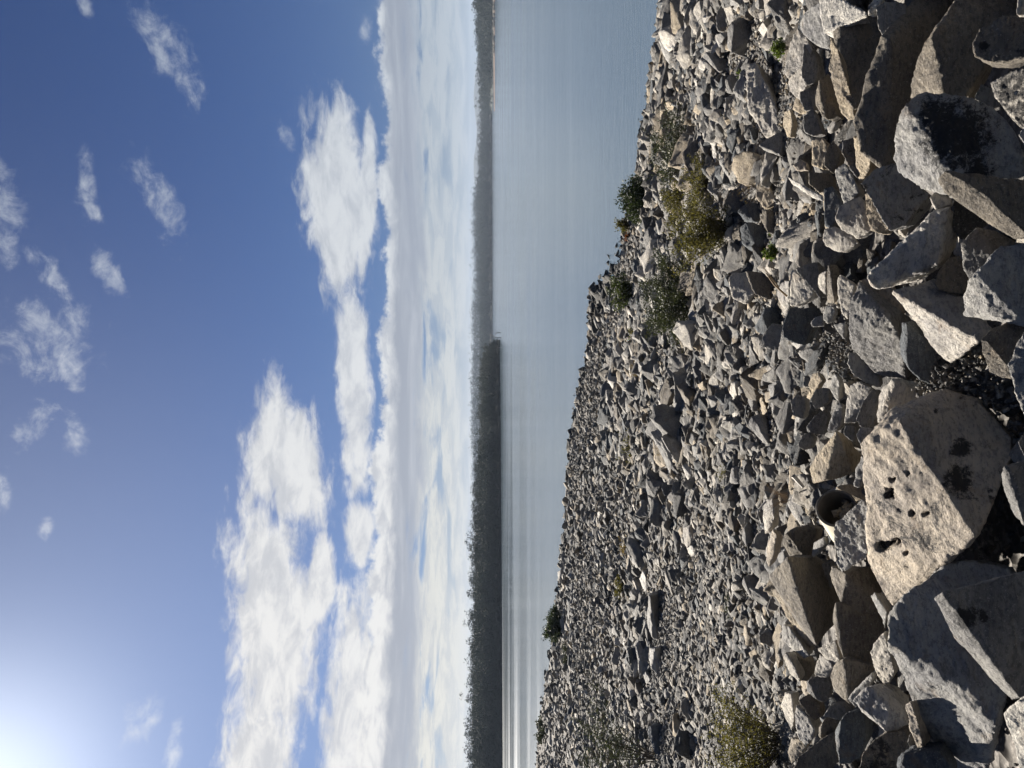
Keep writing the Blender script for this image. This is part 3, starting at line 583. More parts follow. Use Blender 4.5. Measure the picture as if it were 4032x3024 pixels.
rock(3, "glossy silver-grey rock with a white top above a black gap", 'white', [(575, 1225), (620, 1180), (670, 1145), (720, 1180), (780, 1250), (780, 1330), (730, 1370), (640, 1300)], [(700, 1150), (800, 1240), (790, 1350), (760, 1400)], [(740, 1150), (820, 1180), (900, 1260), (930, 1380), (860, 1430), (800, 1425)], lift=.05, na=(-.3, -.45, .84))
rock(3, "dark blue-grey boulder below the glossy silver rock", 'slate', [(468, 1440), (470, 1420), (490, 1370)], [(485, 1440), (500, 1350)], [(530, 1310), (640, 1290), (665, 1370), (670, 1480), (620, 1600), (560, 1640), (490, 1640), (475, 1540)], lift=.03, amp=.03)
rock(3, "purplish brown boulder rising from the lower corner", 'brown', [], [], [(170, 1720), (230, 1590), (370, 1480), (470, 1420), (480, 1550), (490, 1620), (400, 1720)], lift=.0, amp=.018)
rock(3, "brown-grey boulder with faint quartz flecks, third along the lower edge", 'brown', [], [], [(600, 1720), (640, 1570), (700, 1490), (780, 1440), (920, 1420), (945, 1520), (980, 1600), (980, 1720)], lift=.04, mat_=M_SPOT)
rock(3, "greenish dark stone at the foot of the rippled boulder", 'slate', [(862, 1620), (865, 1585), (900, 1570)], [(880, 1640), (890, 1590)], [(1000, 1575), (1130, 1555), (1200, 1640), (1240, 1720), (870, 1720)], lift=.12, nb=(0, -.6, .8))
rock(3, "thin pink-grey fin of rock standing beside the rippled boulder", 'pink', [(902, 1260), (950, 1235), (985, 1330), (1020, 1450), (1040, 1560), (1000, 1560), (940, 1400)], lift=.08, na=(-.4, -.5, .76))
rock(3, "small black-edged stone in the gap by the thin fin", 'mid', [], [], [(925, 1500), (940, 1440), (985, 1450), (990, 1530), (950, 1540)], lift=.03)
rock(3, "grey capsule-shaped rock with a smooth shaded front", 'mid', [(288, 1170), (285, 1110)], [(298, 1160), (298, 1105)], [(320, 1080), (400, 1075), (445, 1110), (440, 1200), (405, 1250), (350, 1225)], lift=-.02)
rock(3, "speckled black and cream rock standing on end on the rim", 'white', [(205, 1330), (220, 1260), (260, 1290), (300, 1340), (340, 1420), (330, 1480), (280, 1520), (230, 1470)], mat_=M_LICH, lift=-.04, na=(-.2, -.5, .84))
rock(3, "cream rock dotted with black holes above the capsule-shaped rock", 'pale', [(330, 1060), (345, 990), (370, 930), (440, 980), (460, 1020), (430, 1080), (370, 1080)], lift=-.02, mat_=M_SPOT)
rock(3, "pale wing-shaped rock with a brown underside", 'pale', [(350, 900), (380, 935), (440, 870), (470, 840), (500, 960), (450, 1010)], [(400, 950), (470, 900)], [(512, 965), (470, 1020)], lift=-.02)
rock(3, "brown shaded rock over the narrow wedge shaped one", 'brown', [(130, 960), (140, 925)], [(160, 1000), (200, 950)], [(230, 930), (310, 980), (320, 1060), (290, 1110), (220, 1100)], lift=-.05)
rock(3, "white-grey rim rock with a fractured top", 'grey', [(125, 800), (140, 745), (180, 760), (250, 880), (310, 950), (270, 960), (190, 900), (140, 850)], lift=-.04)
rock(3, "pale wavy slab edge on the rim above the brown shaded rock", 'pale', [(128, 940), (160, 925), (210, 1010), (240, 1090), (245, 1115), (180, 1060)], lift=-.03)
rock(3, "brown rounded rock between the speckled upright rock and the capsule one", 'brown', [], [], [(230, 1230), (290, 1190), (370, 1250), (385, 1330), (340, 1360), (290, 1320)], lift=-.06)
rock(3, "brown slab with light margin under the speckled upright rock", 'brown', [(358, 1450), (365, 1400)], [(370, 1450), (380, 1380)], [(400, 1340), (490, 1350), (500, 1400), (440, 1440), (380, 1480)], lift=-.02)
rock(3, "grey pyramid-shaped rock over the dark blue-grey boulder", 'mid', [], [], [(390, 1330), (430, 1260), (500, 1255), (590, 1290), (530, 1310), (490, 1360)], lift=-.02)
rock(3, "thin slanted grey rock pinned under the glossy silver rock", 'grey', [(545, 1220), (570, 1180), (630, 1150), (700, 1050), (720, 1080), (640, 1170), (600, 1280)], lift=.02)
rock(3, "lower rim rock with bright spine and grooves", 'pale', [(120, 1260), (150, 1180), (190, 1190), (210, 1330), (190, 1430), (150, 1350)], lift=-.06)
rock(3, "bumpy cream rock low on the rim near the corner shrub", 'tan', [(160, 1560), (190, 1470), (240, 1480), (300, 1520), (240, 1580), (190, 1640)], lift=-.06)
rock(3, "pale slab edge-on along the rim near the pipe", 'pale', [(0, 60), (5, -60), (70, -60), (80, 60), (60, 150), (20, 170)], lift=-.06)
rock(3, "lumpy peach-coloured rock below the pale edge-on slab", 'pink', [(25, 330), (40, 200), (70, 130), (95, 180), (80, 300), (45, 380)], lift=-.06)

# larger stones on the lower slope (measured the same way)
mid = dict(near=False, thick=.6)
G_ = None
rock(4, "long weathered slab with a pale sunlit face, longest stone past the rim", 'pale', [(1050, 480), (1075, 420), (1120, 400), (1180, 530), (1240, 640), (1285, 800), (1270, 870), (1230, 890)], [(1110, 500), (1150, 640), (1180, 760), (1230, 880)], [(1060, 560), (1075, 720), (1140, 830), (1180, 905)], na=(-.1, -.45, .89), nb=(-.1, -.6, .8), **mid)
rock(4, "dark triangular rock with white lower edge near the tall twiggy shrub", 'mid', [(1140, 950), (1180, 980), (1280, 1020)], [(1160, 945), (1280, 1005)], [(1190, 910), (1290, 850), (1320, 900), (1320, 1010)], **mid)
rock(4, "big dark rounded rock with bright rim, nearest the lake's right shore", 'mid', [(935, 300), (935, 200), (960, 150)], [(950, 330), (950, 210), (980, 150)], [(1010, 115), (1070, 110), (1095, 180), (1085, 250), (1000, 300), (960, 350)], **mid)
rock(4, "white-topped grey rock above the big dark rounded one", 'pale', [(910, 60), (915, 20), (960, 20), (975, 80), (990, 120), (945, 165)], **mid)
rock(4, "shaded rock between the white-topped rock and the shore", 'mid', [], [], [(855, 110), (870, 60), (910, 30), (930, 110), (945, 165), (900, 210), (865, 200)], **mid)
rock(4, "dark flat-sided rock with lit crest under the slope weeds", 'mid', [(925, 600), (920, 520)], [(940, 610), (935, 520)], [(960, 480), (1020, 470), (1010, 560), (970, 600)], **mid)
rock(4, "pentagonal tan rock sitting alone in a dark gap", 'tan', [(1115, 1290), (1125, 1210), (1170, 1170), (1195, 1180), (1200, 1240), (1255, 1300), (1235, 1340), (1180, 1368)], na=(-.1, -.5, .86), **mid)
rock(4, "slate rock with sunlit end under the big olive shrub", 'slate', [(1000, 1380), (1030, 1350), (1060, 1420), (1050, 1450)], [(1040, 1340), (1075, 1430)], [(1080, 1320), (1150, 1330), (1160, 1400), (1120, 1450)], **mid)
rock(4, "dark faceted boulder with a bright ridge line beside the olive shrub's roots", 'slate', [(1020, 1520), (1015, 1480), (1060, 1450), (1055, 1560), (1140, 1640), (1090, 1640), (1030, 1590)], [(1060, 1480), (1075, 1580), (1140, 1640)], [(1100, 1450), (1200, 1500), (1190, 1580)], **mid)
rock(4, "brown rock upright between the tan pentagonal rock and a shadow", 'brown', [(1150, 1430), (1165, 1370)], [(1180, 1430), (1190, 1370)], [(1240, 1380), (1255, 1440), (1245, 1530), (1200, 1520)], **mid)
rock(4, "dark block with bright zigzag top halfway up the slope", 'mid', [(770, 370), (790, 330), (860, 430), (875, 465)], [(800, 400), (850, 440)], [(900, 395), (960, 400), (955, 450), (880, 470)], **mid)
rock(4, "pale lens-shaped rock standing over a shadow on the slope", 'pale', [(820, 700), (825, 580), (840, 550), (855, 600), (850, 680)], **mid)
rock(4, "grey rock with a dark side in the scree under the trailing shrub", 'mid', [(800, 1240), (810, 1190), (880, 1290), (880, 1320)], [(820, 1200), (890, 1290)], [(850, 1170), (895, 1190), (900, 1290)], **mid)
rock(4, "flat white slab peeping over scree beside the trailing shrub", 'white', [(825, 940), (850, 930), (860, 1000), (885, 1085), (865, 1090), (835, 1010)], **mid)
rock(4, "shaded grey rock at the end of the trailing shrub", 'mid', [], [], [(660, 850), (680, 800), (720, 780), (730, 860), (700, 900), (680, 890)], **mid)
rock(5, "large upright rock with a bright face beside the broken shadow gap", 'pale', [(1270, 170), (1300, 120), (1310, 200), (1400, 250), (1440, 265), (1380, 330), (1300, 290)], [(1330, 130), (1400, 240)], [(1465, 120), (1480, 180), (1450, 260)], na=(-.2, -.45, .87), **mid)
rock(5, "dark brown rock with a bright diagonal rib across the front", 'brown', [(1380, 110), (1440, 200)], [(1400, 115), (1455, 200)], [(1580, 130), (1560, 240), (1540, 300), (1440, 260)], **mid)
rock(5, "shadowed boulder with a pale curved lower lip, on the far side of the rim gap", 'slate', [(1440, 480), (1500, 400), (1460, 510), (1535, 548)], [(1475, 430), (1490, 490), (1540, 535)], [(1510, 350), (1600, 340), (1625, 420), (1590, 520)], **mid)
rock(5, "blocky grey rock in the scree with a narrow lit edge", 'mid', [(750, 720), (755, 680)], [(758, 740), (768, 690)], [(790, 610), (810, 620), (808, 720), (790, 750)], **mid)
rock(5, "white arrow-shaped rock lying on dark scree", 'white', [(940, 745), (955, 735), (985, 750), (1015, 810), (1000, 820), (965, 780)], **mid)
rock(5, "tall dark rock with a pale cream collar, upright in the mid slope", 'mid', [(1185, 790), (1210, 700), (1215, 830)], [(1225, 700), (1225, 830)], [(1255, 700), (1262, 780), (1250, 850)], **mid)
rock(5, "slim pale plate with a ribbed top beside the cream-collared rock", 'pale', [(1140, 840), (1160, 800), (1195, 760), (1210, 850), (1230, 920), (1200, 900)], **mid)
rock(5, "dark pointed boulder with a white triangular flank beyond the rim", 'mid', [(1405, 1120), (1450, 1180), (1555, 1280), (1540, 1250)], [(1410, 1100), (1460, 1170), (1540, 1240)], [(1420, 1060), (1480, 1040), (1530, 1100), (1540, 1210)], **mid)
rock(5, "long cream slab edge casting a pointed shadow beyond the rim", 'tan', [(1475, 940), (1490, 925), (1530, 1030), (1530, 1110), (1520, 1205), (1495, 1080)], **mid)
rock(5, "grey boulder with a lit pinkish front edge near the scree line", 'mid', [(1400, 960), (1415, 880)], [(1420, 1000), (1440, 890)], [(1470, 870), (1480, 1000), (1475, 1030), (1430, 1035)], **mid)
rock(5, "pair-topped slate rock standing in the lower left scree", 'slate', [], [], [(835, 1530), (845, 1490), (890, 1485), (910, 1530), (900, 1590), (850, 1580)], **mid)
rock(5, "smooth slate cobble with a starry white scratch", 'slate', [], [], [(900, 1540), (905, 1490), (960, 1485), (970, 1540), (950, 1580), (915, 1575)], **mid)
rock(5, "white triangular rock with a shadowed right side", 'white', [(965, 1370), (985, 1400), (1020, 1450), (1020, 1495), (990, 1450)], [(985, 1365), (1025, 1440)], [(1035, 1370), (1040, 1450)], **mid)
rock(5, "dark block in front of a bright sliver, lower middle slope", 'mid', [], [], [(1390, 1530), (1410, 1500), (1480, 1510), (1485, 1570), (1440, 1590), (1400, 1570)], **mid)
rock(6, "long dark rock with a thin lit base, biggest on the left slope", 'mid', [(885, 740), (895, 560)], [(900, 740), (905, 560)], [(925, 530), (965, 580), (975, 700), (960, 840), (920, 830)], **mid)
rock(6, "white leaf-shaped rock shining above the long dark rock", 'white', [(835, 450), (860, 395), (880, 440), (888, 540), (878, 560)], **mid)
rock(6, "pale tapering rock with a dark back, left of the long dark rock", 'grey', [(900, 960), (905, 895), (935, 895), (920, 980)], [(925, 900), (935, 960)], [(990, 970), (985, 1010), (950, 1060), (910, 1020)], **mid)
rock(6, "dark sharp-cornered rock on the slope above the olive shrub", 'mid', [(1035, 1030), (1050, 980)], [(1050, 1020), (1060, 980)], [(1070, 990), (1070, 1040), (1040, 1060)], **mid)
rock(6, "cracked black boulder hidden behind the lowest feathery branches", 'slate', [(890, 1440), (895, 1400)], [(905, 1440), (910, 1390)], [(940, 1375), (985, 1390), (975, 1470), (975, 1600), (930, 1560)], **mid)
rock(6, "square dark stone beside the cracked black boulder", 'slate', [], [], [(825, 1470), (835, 1410), (885, 1415), (885, 1470), (860, 1500)], **mid)
rock(6, "smooth dark rock with a lit left end, half way along the rim's far side", 'mid', [(1490, 480), (1500, 440), (1530, 560)], [(1505, 450), (1530, 540)], [(1540, 430), (1600, 450), (1610, 590), (1560, 590)], **mid)
rock(6, "dome-shaped dark rock near the photo's middle, standing proud of the scree", 'mid', [(1490, 190), (1500, 130)], [(1500, 200), (1510, 130)], [(1525, 95), (1560, 130), (1570, 240), (1520, 250)], **mid)
rock(6, "quartz-white split rock on the slope beneath the shrub by the lake", 'white', [(1135, 250), (1150, 215), (1180, 240), (1195, 290), (1180, 320), (1150, 290)], **mid)
rock(6, "flat grey rock shaped like a hat in the left scree", 'grey', [(860, 1060), (875, 1040), (910, 1090), (915, 1140), (880, 1120)], **mid)
rock(6, "olive-tinted shaded rock with a light foot, middle of the left slope", 'mid', [], [], [(655, 980), (680, 880), (735, 890), (730, 970), (700, 1010), (670, 1005)], **mid)
bpy.data.objects.remove(_tmp)
print('traced rocks', len(ROCKS))
# ------------------------------------------------------------------ scree
def proto_low(seed, npts=15):
    rs = np.random.default_rng(seed); pts = rs.normal(size=(npts, 3)); pts /= np.linalg.norm(pts, axis=1, keepdims=True)
    pts = np.sign(pts) * np.abs(pts) ** .45; pts *= rs.uniform(.7, 1.15, (npts, 1)); pts[:, 0] += .35 * pts[:, 1] * rs.uniform(-1, 1)
    pts *= np.array((1, rs.uniform(.55, .95), rs.uniform(.36, .82))) * .5
    bm = hull(pts); bm.verts.ensure_lookup_table()
    V = np.array([v.co[:] for v in bm.verts]); T = np.array([[v.index for v in f.verts] for f in bm.faces]); bm.free(); return V, T
def subdiv(V, T):
    e = {}; nv = list(V); out = []
    def mp(a, b):
        k = (min(a, b), max(a, b))
        if k not in e: e[k] = len(nv); nv.append((V[a] + V[b]) / 2)
        return e[k]
    for a, b, c in T:
        x, y, z = mp(a, b), mp(b, c), mp(c, a); out += [(a, x, z), (x, b, y), (z, y, c), (x, y, z)]
    return np.array(nv), np.array(out)
LOW = [proto_low(100 + i) for i in range(60)]
def proto_fine(i, levels):
    V, T = proto_low(300 + i, 17)
    for _ in range(levels): V, T = subdiv(V, T)
    acc = np.zeros_like(V); cnt = np.zeros(len(V))      # soften the hull's edges a little
    for k in range(3):
        np.add.at(acc, T[:, k], V[T[:, (k + 1) % 3]]); np.add.at(cnt, T[:, k], 1)
    V = V * .8 + .2 * acc / cnt[:, None]
    Nn = vnormals(V, T); P = V + i * 5.1; lay = P * np.array((3, 3, 11))
    V = V + Nn * (.05 * np.minimum(fbm(P * 4, 3, i), .04) + .06 * np.round(fbm(lay, 2, i + 50) * 4) / 4 + .025 * fbm(P * 13, 2, i + 9))[:, None]
    return V, T
HIGH = [proto_fine(i, 3) for i in range(40)]
MIDP = [proto_fine(i, 2) for i in range(40)]
PAL = np.array([TONE['pale'], TONE['grey'], TONE['grey'], TONE['mid'], TONE['mid'], TONE['dark'], TONE['tan'], TONE['slate'], TONE['slate'], TONE['brown'], TONE['pale'], TONE['white'], TONE['mid'], TONE['grey']]) * np.array((1.0, .985, .96))

# candidate stones: finer close by, larger far off; also along the water's edge
C = []
rs = np.random.default_rng(42)
def scatter(n, ymin, ymax, smin, smax, power, zoff):
    # spread evenly over the picture width so that the stones cover the slope from any nearby position
    yy = 1 / rs.uniform(1 / ymax, 1 / ymin, n) if ymin > 1 else rs.uniform(ymin, ymax, n)
    n_ = n; xx = rs.uniform(-.85, .85, n) * (yy + 2.0)
    s = smin * (smax / smin) ** (rs.uniform(0, 1, n) ** power)
    d = sdist(xx, yy); ok = d > -.8 - .015 * yy
    ok &= ~((d < 0) & (rs.uniform(0, 1, n) > .35 * np.exp(np.minimum(d, 0) * .8) + .05))
    xx, yy, s, d = xx[ok], yy[ok], s[ok], d[ok]
    z = terrain(xx, yy) + zoff * s
    z = np.where(d < .0, np.maximum(z, -.28 * s), z)
    C.append(np.stack([xx, yy, z, s], 1))
def scatter_a(n, x0, x1, y0, y1, smin, smax, power, zoff):
    xx = rs.uniform(x0, x1, n); yy = rs.uniform(y0, y1, n); s = smin * (smax / smin) ** (rs.uniform(0, 1, n) ** power)
    d = sdist(xx, yy); ok = d > -.3; xx, yy, s = xx[ok], yy[ok], s[ok]
    C.append(np.stack([xx, yy, terrain(xx, yy) + zoff * s, s], 1))
scatter(88000, 5.4, 16, .045, .21, 2.3, .2)
scatter(66000, 9, 30, .07, .34, 2.2, .2)
scatter(72000, 18, 100, .13, .60, 2.0, .2)
scatter(1000, 12, 70, .35, .8, 1.6, .14)
scatter(560, 6.2, 16, .26, .52, 1.6, .10)
scatter(600, 5.7, 7.6, .18, .42, 1.3, .2)
scatter_a(1100, -3.2, 3.2, 1.4, 4.6, .08, .25, 1.4, .16)
scatter_a(2600, -3.2, 3.2, 1.4, 5.2, .04, .12, 1.2, .3)
scatter_a(900, -4, 4, 3.6, 5.8, .10, .34, 1.2, .1)
scatter_a(5200, -9, 9, -3, 5.7, .14, .60, 1.5, .16)      # the bank goes on either side of and behind the viewer
q = C[-1]; a_, b_, c_, v_ = in_view(q[:, :3], 110); C[-1] = q[~v_ & (np.hypot(q[:, 0], q[:, 1]) > .9)]
for px, py in ((1276, 640), (1281, 632), (1287, 648), (1280, 655), (1293, 640), (1299, 650), (1291, 660), (1305, 655), (1284, 668), (1277, 672), (1296, 668), (1271, 700), (1240, 930), (1234, 948), (1228, 962), (1262, 770), (1446, 20), (1440, 40)):
    d = ray(px * 1.8228, py * 1.8228); t = -CAMZ / d[2]; s = rs.uniform(.009, .017) * t
    C.append(np.array([[d[0] * t, d[1] * t, -.08 * s, s]]))
C = np.vstack(C)
# a gravelly clearing shows smaller stones only in patches
patch = fbm(np.stack([C[:, 0] * .22, C[:, 1] * .12, C[:, 0] * 0], 1), 3, 77)
C[:, 3] *= np.where((C[:, 1] > 6) & (C[:, 3] > .2), np.clip(1.0 - 2.0 * patch, .5, 1.35), 1)
sx, sy, dep, vis = in_view(C[:, :3], 900)
vis |= C[:, 1] < 5.8
C = C[vis]; sx, sy, dep = sx[vis], sy[vis], np.maximum(np.abs(dep[vis]), .8)
px_size = C[:, 3] / dep * F
# keep the measured stones clear of random ones: drop large candidates whose picture position lies on them
occ = []
for o_ in ROCKS:
    bb = np.array([(np.array(c_) + np.array(o_.location)) for c_ in o_.bound_box]); a, b, _, _ = in_view(bb)
    occ.append((a.min(), a.max(), b.min(), b.max(), o_.location[1] - .0))
keep = np.ones(len(C), bool)
for a0, a1, b0, b1, yy in occ:
    m_ = .06
    inside = (sx > a0) & (sx < a1) & (sy > b0) & (sy < b1) & (C[:, 1] < yy + .2 + .04 * yy) & (px_size > 26)
    keep &= ~inside
C = C[keep]; px_size = px_size[keep]; sx = sx[keep]; sy = sy[keep]; dep = dep[keep]
NIND = max(0, 298 - len(ROCKS))
cand = np.nonzero((C[:, 1] > 5.9) & (sx > 1800) & (sx < 4000) & (sy > 10) & (sy < 3014))[0]
big_i = cand[np.argsort(-px_size[cand])[:NIND]]
isbig = np.zeros(len(C), bool); isbig[big_i] = True
# the uncounted rest: one mesh
inf = (sx > -80) & (sx < 4112) & (sy > -80) & (sy < 3104) & (C[:, 1] > 1)
near_m = (px_size > 95) & ~isbig & inf; mid_m = (px_size > 40) & (px_size <= 95) & ~isbig & inf; far_m = ~near_m & ~mid_m & ~isbig
print('counts', near_m.sum(), far_m.sum())
def build(idx, protos, name, label):
    Vs, Ts, As = [], [], []; off = 0
    pid = rs.integers(0, len(protos), len(idx))
    for j, i in enumerate(idx):
        V, T = protos[pid[j]]
        tilt = rs.normal(0, .36, 2); Rm = rot(tilt[0], tilt[1], rs.uniform(0, 6.283))
        Vs.append((V * C[i, 3]) @ Rm.T + C[i, :3]); Ts.append(T + off); off += len(V)
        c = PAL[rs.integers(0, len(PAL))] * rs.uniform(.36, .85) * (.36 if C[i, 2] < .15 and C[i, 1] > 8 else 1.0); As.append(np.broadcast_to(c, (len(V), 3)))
    return np.vstack(Vs), np.vstack(Ts), np.vstack(As)
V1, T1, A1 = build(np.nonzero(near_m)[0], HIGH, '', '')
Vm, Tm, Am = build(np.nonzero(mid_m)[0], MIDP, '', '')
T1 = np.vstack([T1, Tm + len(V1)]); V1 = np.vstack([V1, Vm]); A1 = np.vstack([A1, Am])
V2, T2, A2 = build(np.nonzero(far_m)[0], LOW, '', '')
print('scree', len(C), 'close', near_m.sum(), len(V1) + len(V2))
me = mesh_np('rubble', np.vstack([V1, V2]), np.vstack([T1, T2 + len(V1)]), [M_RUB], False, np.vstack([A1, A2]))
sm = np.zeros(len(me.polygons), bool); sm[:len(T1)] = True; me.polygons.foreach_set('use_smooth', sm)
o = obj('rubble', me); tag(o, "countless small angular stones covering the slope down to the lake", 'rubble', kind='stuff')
# gravel in the pockets between the rim boulders
g = []
for (a, b, r_, n) in ((hit(3790, 1480, -.05, True), 0, .22, 1500), (hit(3290, 1400, -.02, True), 0, .14, 400), (hit(3660, 1530, 0, True), 0, .12, 400)):
    for _ in range(n):
        q = rs.normal(0, r_ * .55, 2); g.append((a[0] + q[0], a[1] + q[1], a[2] - .02 - abs(q).sum() * .05 + rs.uniform(-.02, .02), rs.uniform(.008, .024)))
for _ in range(3500):
    x, y = rs.uniform(-2.4, 2.4), rs.uniform(1.6, 4.4); g.append((x, y, ZN + rs.uniform(-.01, .05), rs.uniform(.01, .03)))
Vs, Ts, As = [], [], []; off = 0
for (x, y, z, s) in g:
    V, T = LOW[rs.integers(0, 60)]; Vs.append((V * s) @ rot(*rs.uniform(0, 6, 3)).T + (x, y, z)); Ts.append(T + off); off += len(V)
    As.append(np.broadcast_to(PAL[rs.integers(0, len(PAL))] * .6, (len(V), 3)))
o = obj('gravel', mesh_np('gravel', np.vstack(Vs), np.vstack(Ts), [M_RUB], False, np.vstack(As)))
tag(o, "dark rounded gravel filling the pockets between the rim boulders", 'gravel', kind='stuff')

# the larger single stones of the slope
PROTO_ME = [mesh_np('slope_rock', V, T, [M_ROCK], True) for V, T in HIGH]
marks = []
def add_mark(px, py, text):
    h = hit(px * 1.8228, py * 1.8228); marks.append((h[0], h[1], text))
add_mark(1412, 432, "the dense shore shrub"); add_mark(1590, 500, "the big olive shrub"); add_mark(1217, 1350, "the round dark bush at the water")
add_mark(1372, 630, "the bright shore shrub"); add_mark(1495, 640, "the sprawling dull shrub"); add_mark(1490, 320, "the trailing shrub")
add_mark(1380, 720, "the small yellow weed"); add_mark(1370, 970, "the thin olive brush"); add_mark(1400, 1600, "the feathery sapling")
add_mark(1600, 100, "the bright green weeds"); add_mark(1350, 1265, "the high yellowish tuft"); add_mark(1180, 1575, "the farthest shoreline bush")
add_mark(1580, 1030, "the dark low brush"); add_mark(1430, 140, "the waterside twigs"); add_mark(1560, 800, "the bare middle slope")
add_mark(1560, 1250, "the open scree beyond the pipe"); add_mark(1450, 1150, "the wide central scree"); add_mark(1640, 1600, "the large corner shrub")
names_t = ['pale', 'mid grey', 'dark grey', 'tan', 'brownish', 'whitish']; tones_ = ['pale', 'grey', 'mid', 'tan', 'brown', 'white']
seen = {}
for i in sorted(big_i, key=lambda i: -px_size[i]):
    k = rs.integers(0, 40); V = HIGH[k][0] * C[i, 3]; ext = np.ptp(V, axis=0)
    ti = [0, 1, 2, 2, 1, 3, 4, 5][rs.integers(0, 8)]
    o_ = obj('slope_rock', PROTO_ME[k], loc=C[i, :3]); o_.scale = (C[i, 3],) * 3
    o_.rotation_euler = (rs.normal(0, .32), rs.normal(0, .32), rs.uniform(0, 6.28))
    o_.color = (*(np.array(TONE[tones_[ti]]) * rs.uniform(.7, .95)), 1)
    ratio = ext[2] / ext[0]; form = 'slab' if ratio < .42 else ('wedge' if ratio < .58 else 'block')
    size = 'large' if px_size[i] > 120 else ('medium-sized' if px_size[i] > 85 else 'smaller')
    d = [(math.hypot(C[i, 0] - m_[0], (C[i, 1] - m_[1])) , m_) for m_ in marks]; dist, m_ = min(d, key=lambda q: q[0])
    rel = 'uphill of' if C[i, 1] < m_[1] - .3 else ('lakeward of' if C[i, 1] > m_[1] + .3 else 'beside')
    seen.setdefault((size, names_t[ti], form, rel, m_[2]), []).append(o_)
for (size, tn, form, rel, mk), os_ in seen.items():
    base = f"{size} {tn} {form} {rel} {mk}"
    os_.sort(key=lambda q: q.location[1])
    for j, o_ in enumerate(os_):
        if len(os_) == 1: lb = base
        elif j == len(os_) - 1: lb = base + ", closest the lake"
        else: lb = base + ", " + ("closest", "second closest", "third closest", "fourth closest", "fifth closest", "sixth closest", "seventh closest", "eighth closest", "ninth closest")[min(j, 8)] + " the rim"
        tag(o_, lb, 'rock', 'single rocks scattered on the slope')
for o_ in ROCKS: o_['group'] = 'rim boulders and larger rocks'

# ------------------------------------------------------------------ plants
def tube(path, r0, r1, k=5):
    path = np.array(path, float); n = len(path); V = []; Fc = []
    for i, p in enumerate(path):
        t = path[min(i + 1, n - 1)] - path[max(i - 1, 0)]; t /= np.linalg.norm(t) + 1e-9
        a = np.cross(t, (0.3, .2, .93)); a /= np.linalg.norm(a) + 1e-9; b = np.cross(t, a); r = r0 + (r1 - r0) * i / (n - 1)
        for j in range(k): V.append(p + r * (math.cos(6.283 * j / k) * a + math.sin(6.283 * j / k) * b))
    for i in range(n - 1):
        for j in range(k): Fc.append((i * k + j, i * k + (j + 1) % k, (i + 1) * k + (j + 1) % k, (i + 1) * k + j))
    return np.array(V), np.array(Fc)
def merge(parts):
    Vs, Fs = [], []; off = 0
    for V, Fc in parts: Vs.append(V); Fs.append(Fc + off); off += len(V)
    return np.vstack(Vs), np.vstack(Fs)
def leaves(P, D, L, Wd, r_):
    """kite-shaped leaves at P pointing along D"""
    n = len(P); D = D / (np.linalg.norm(D, axis=1, keepdims=True) + 1e-9)
    S = np.cross(D, r_.normal(size=(n, 3))); S /= np.linalg.norm(S, axis=1, keepdims=True) + 1e-9
    l = (L * r_.uniform(.6, 1.3, n))[:, None]; w = (Wd * r_.uniform(.6, 1.3, n))[:, None]
    V = np.stack([P, P + D * l * .45 + S * w, P + D * l, P + D * l * .45 - S * w], 1).reshape(-1, 3)
    return V, np.arange(4 * n).reshape(n, 4)
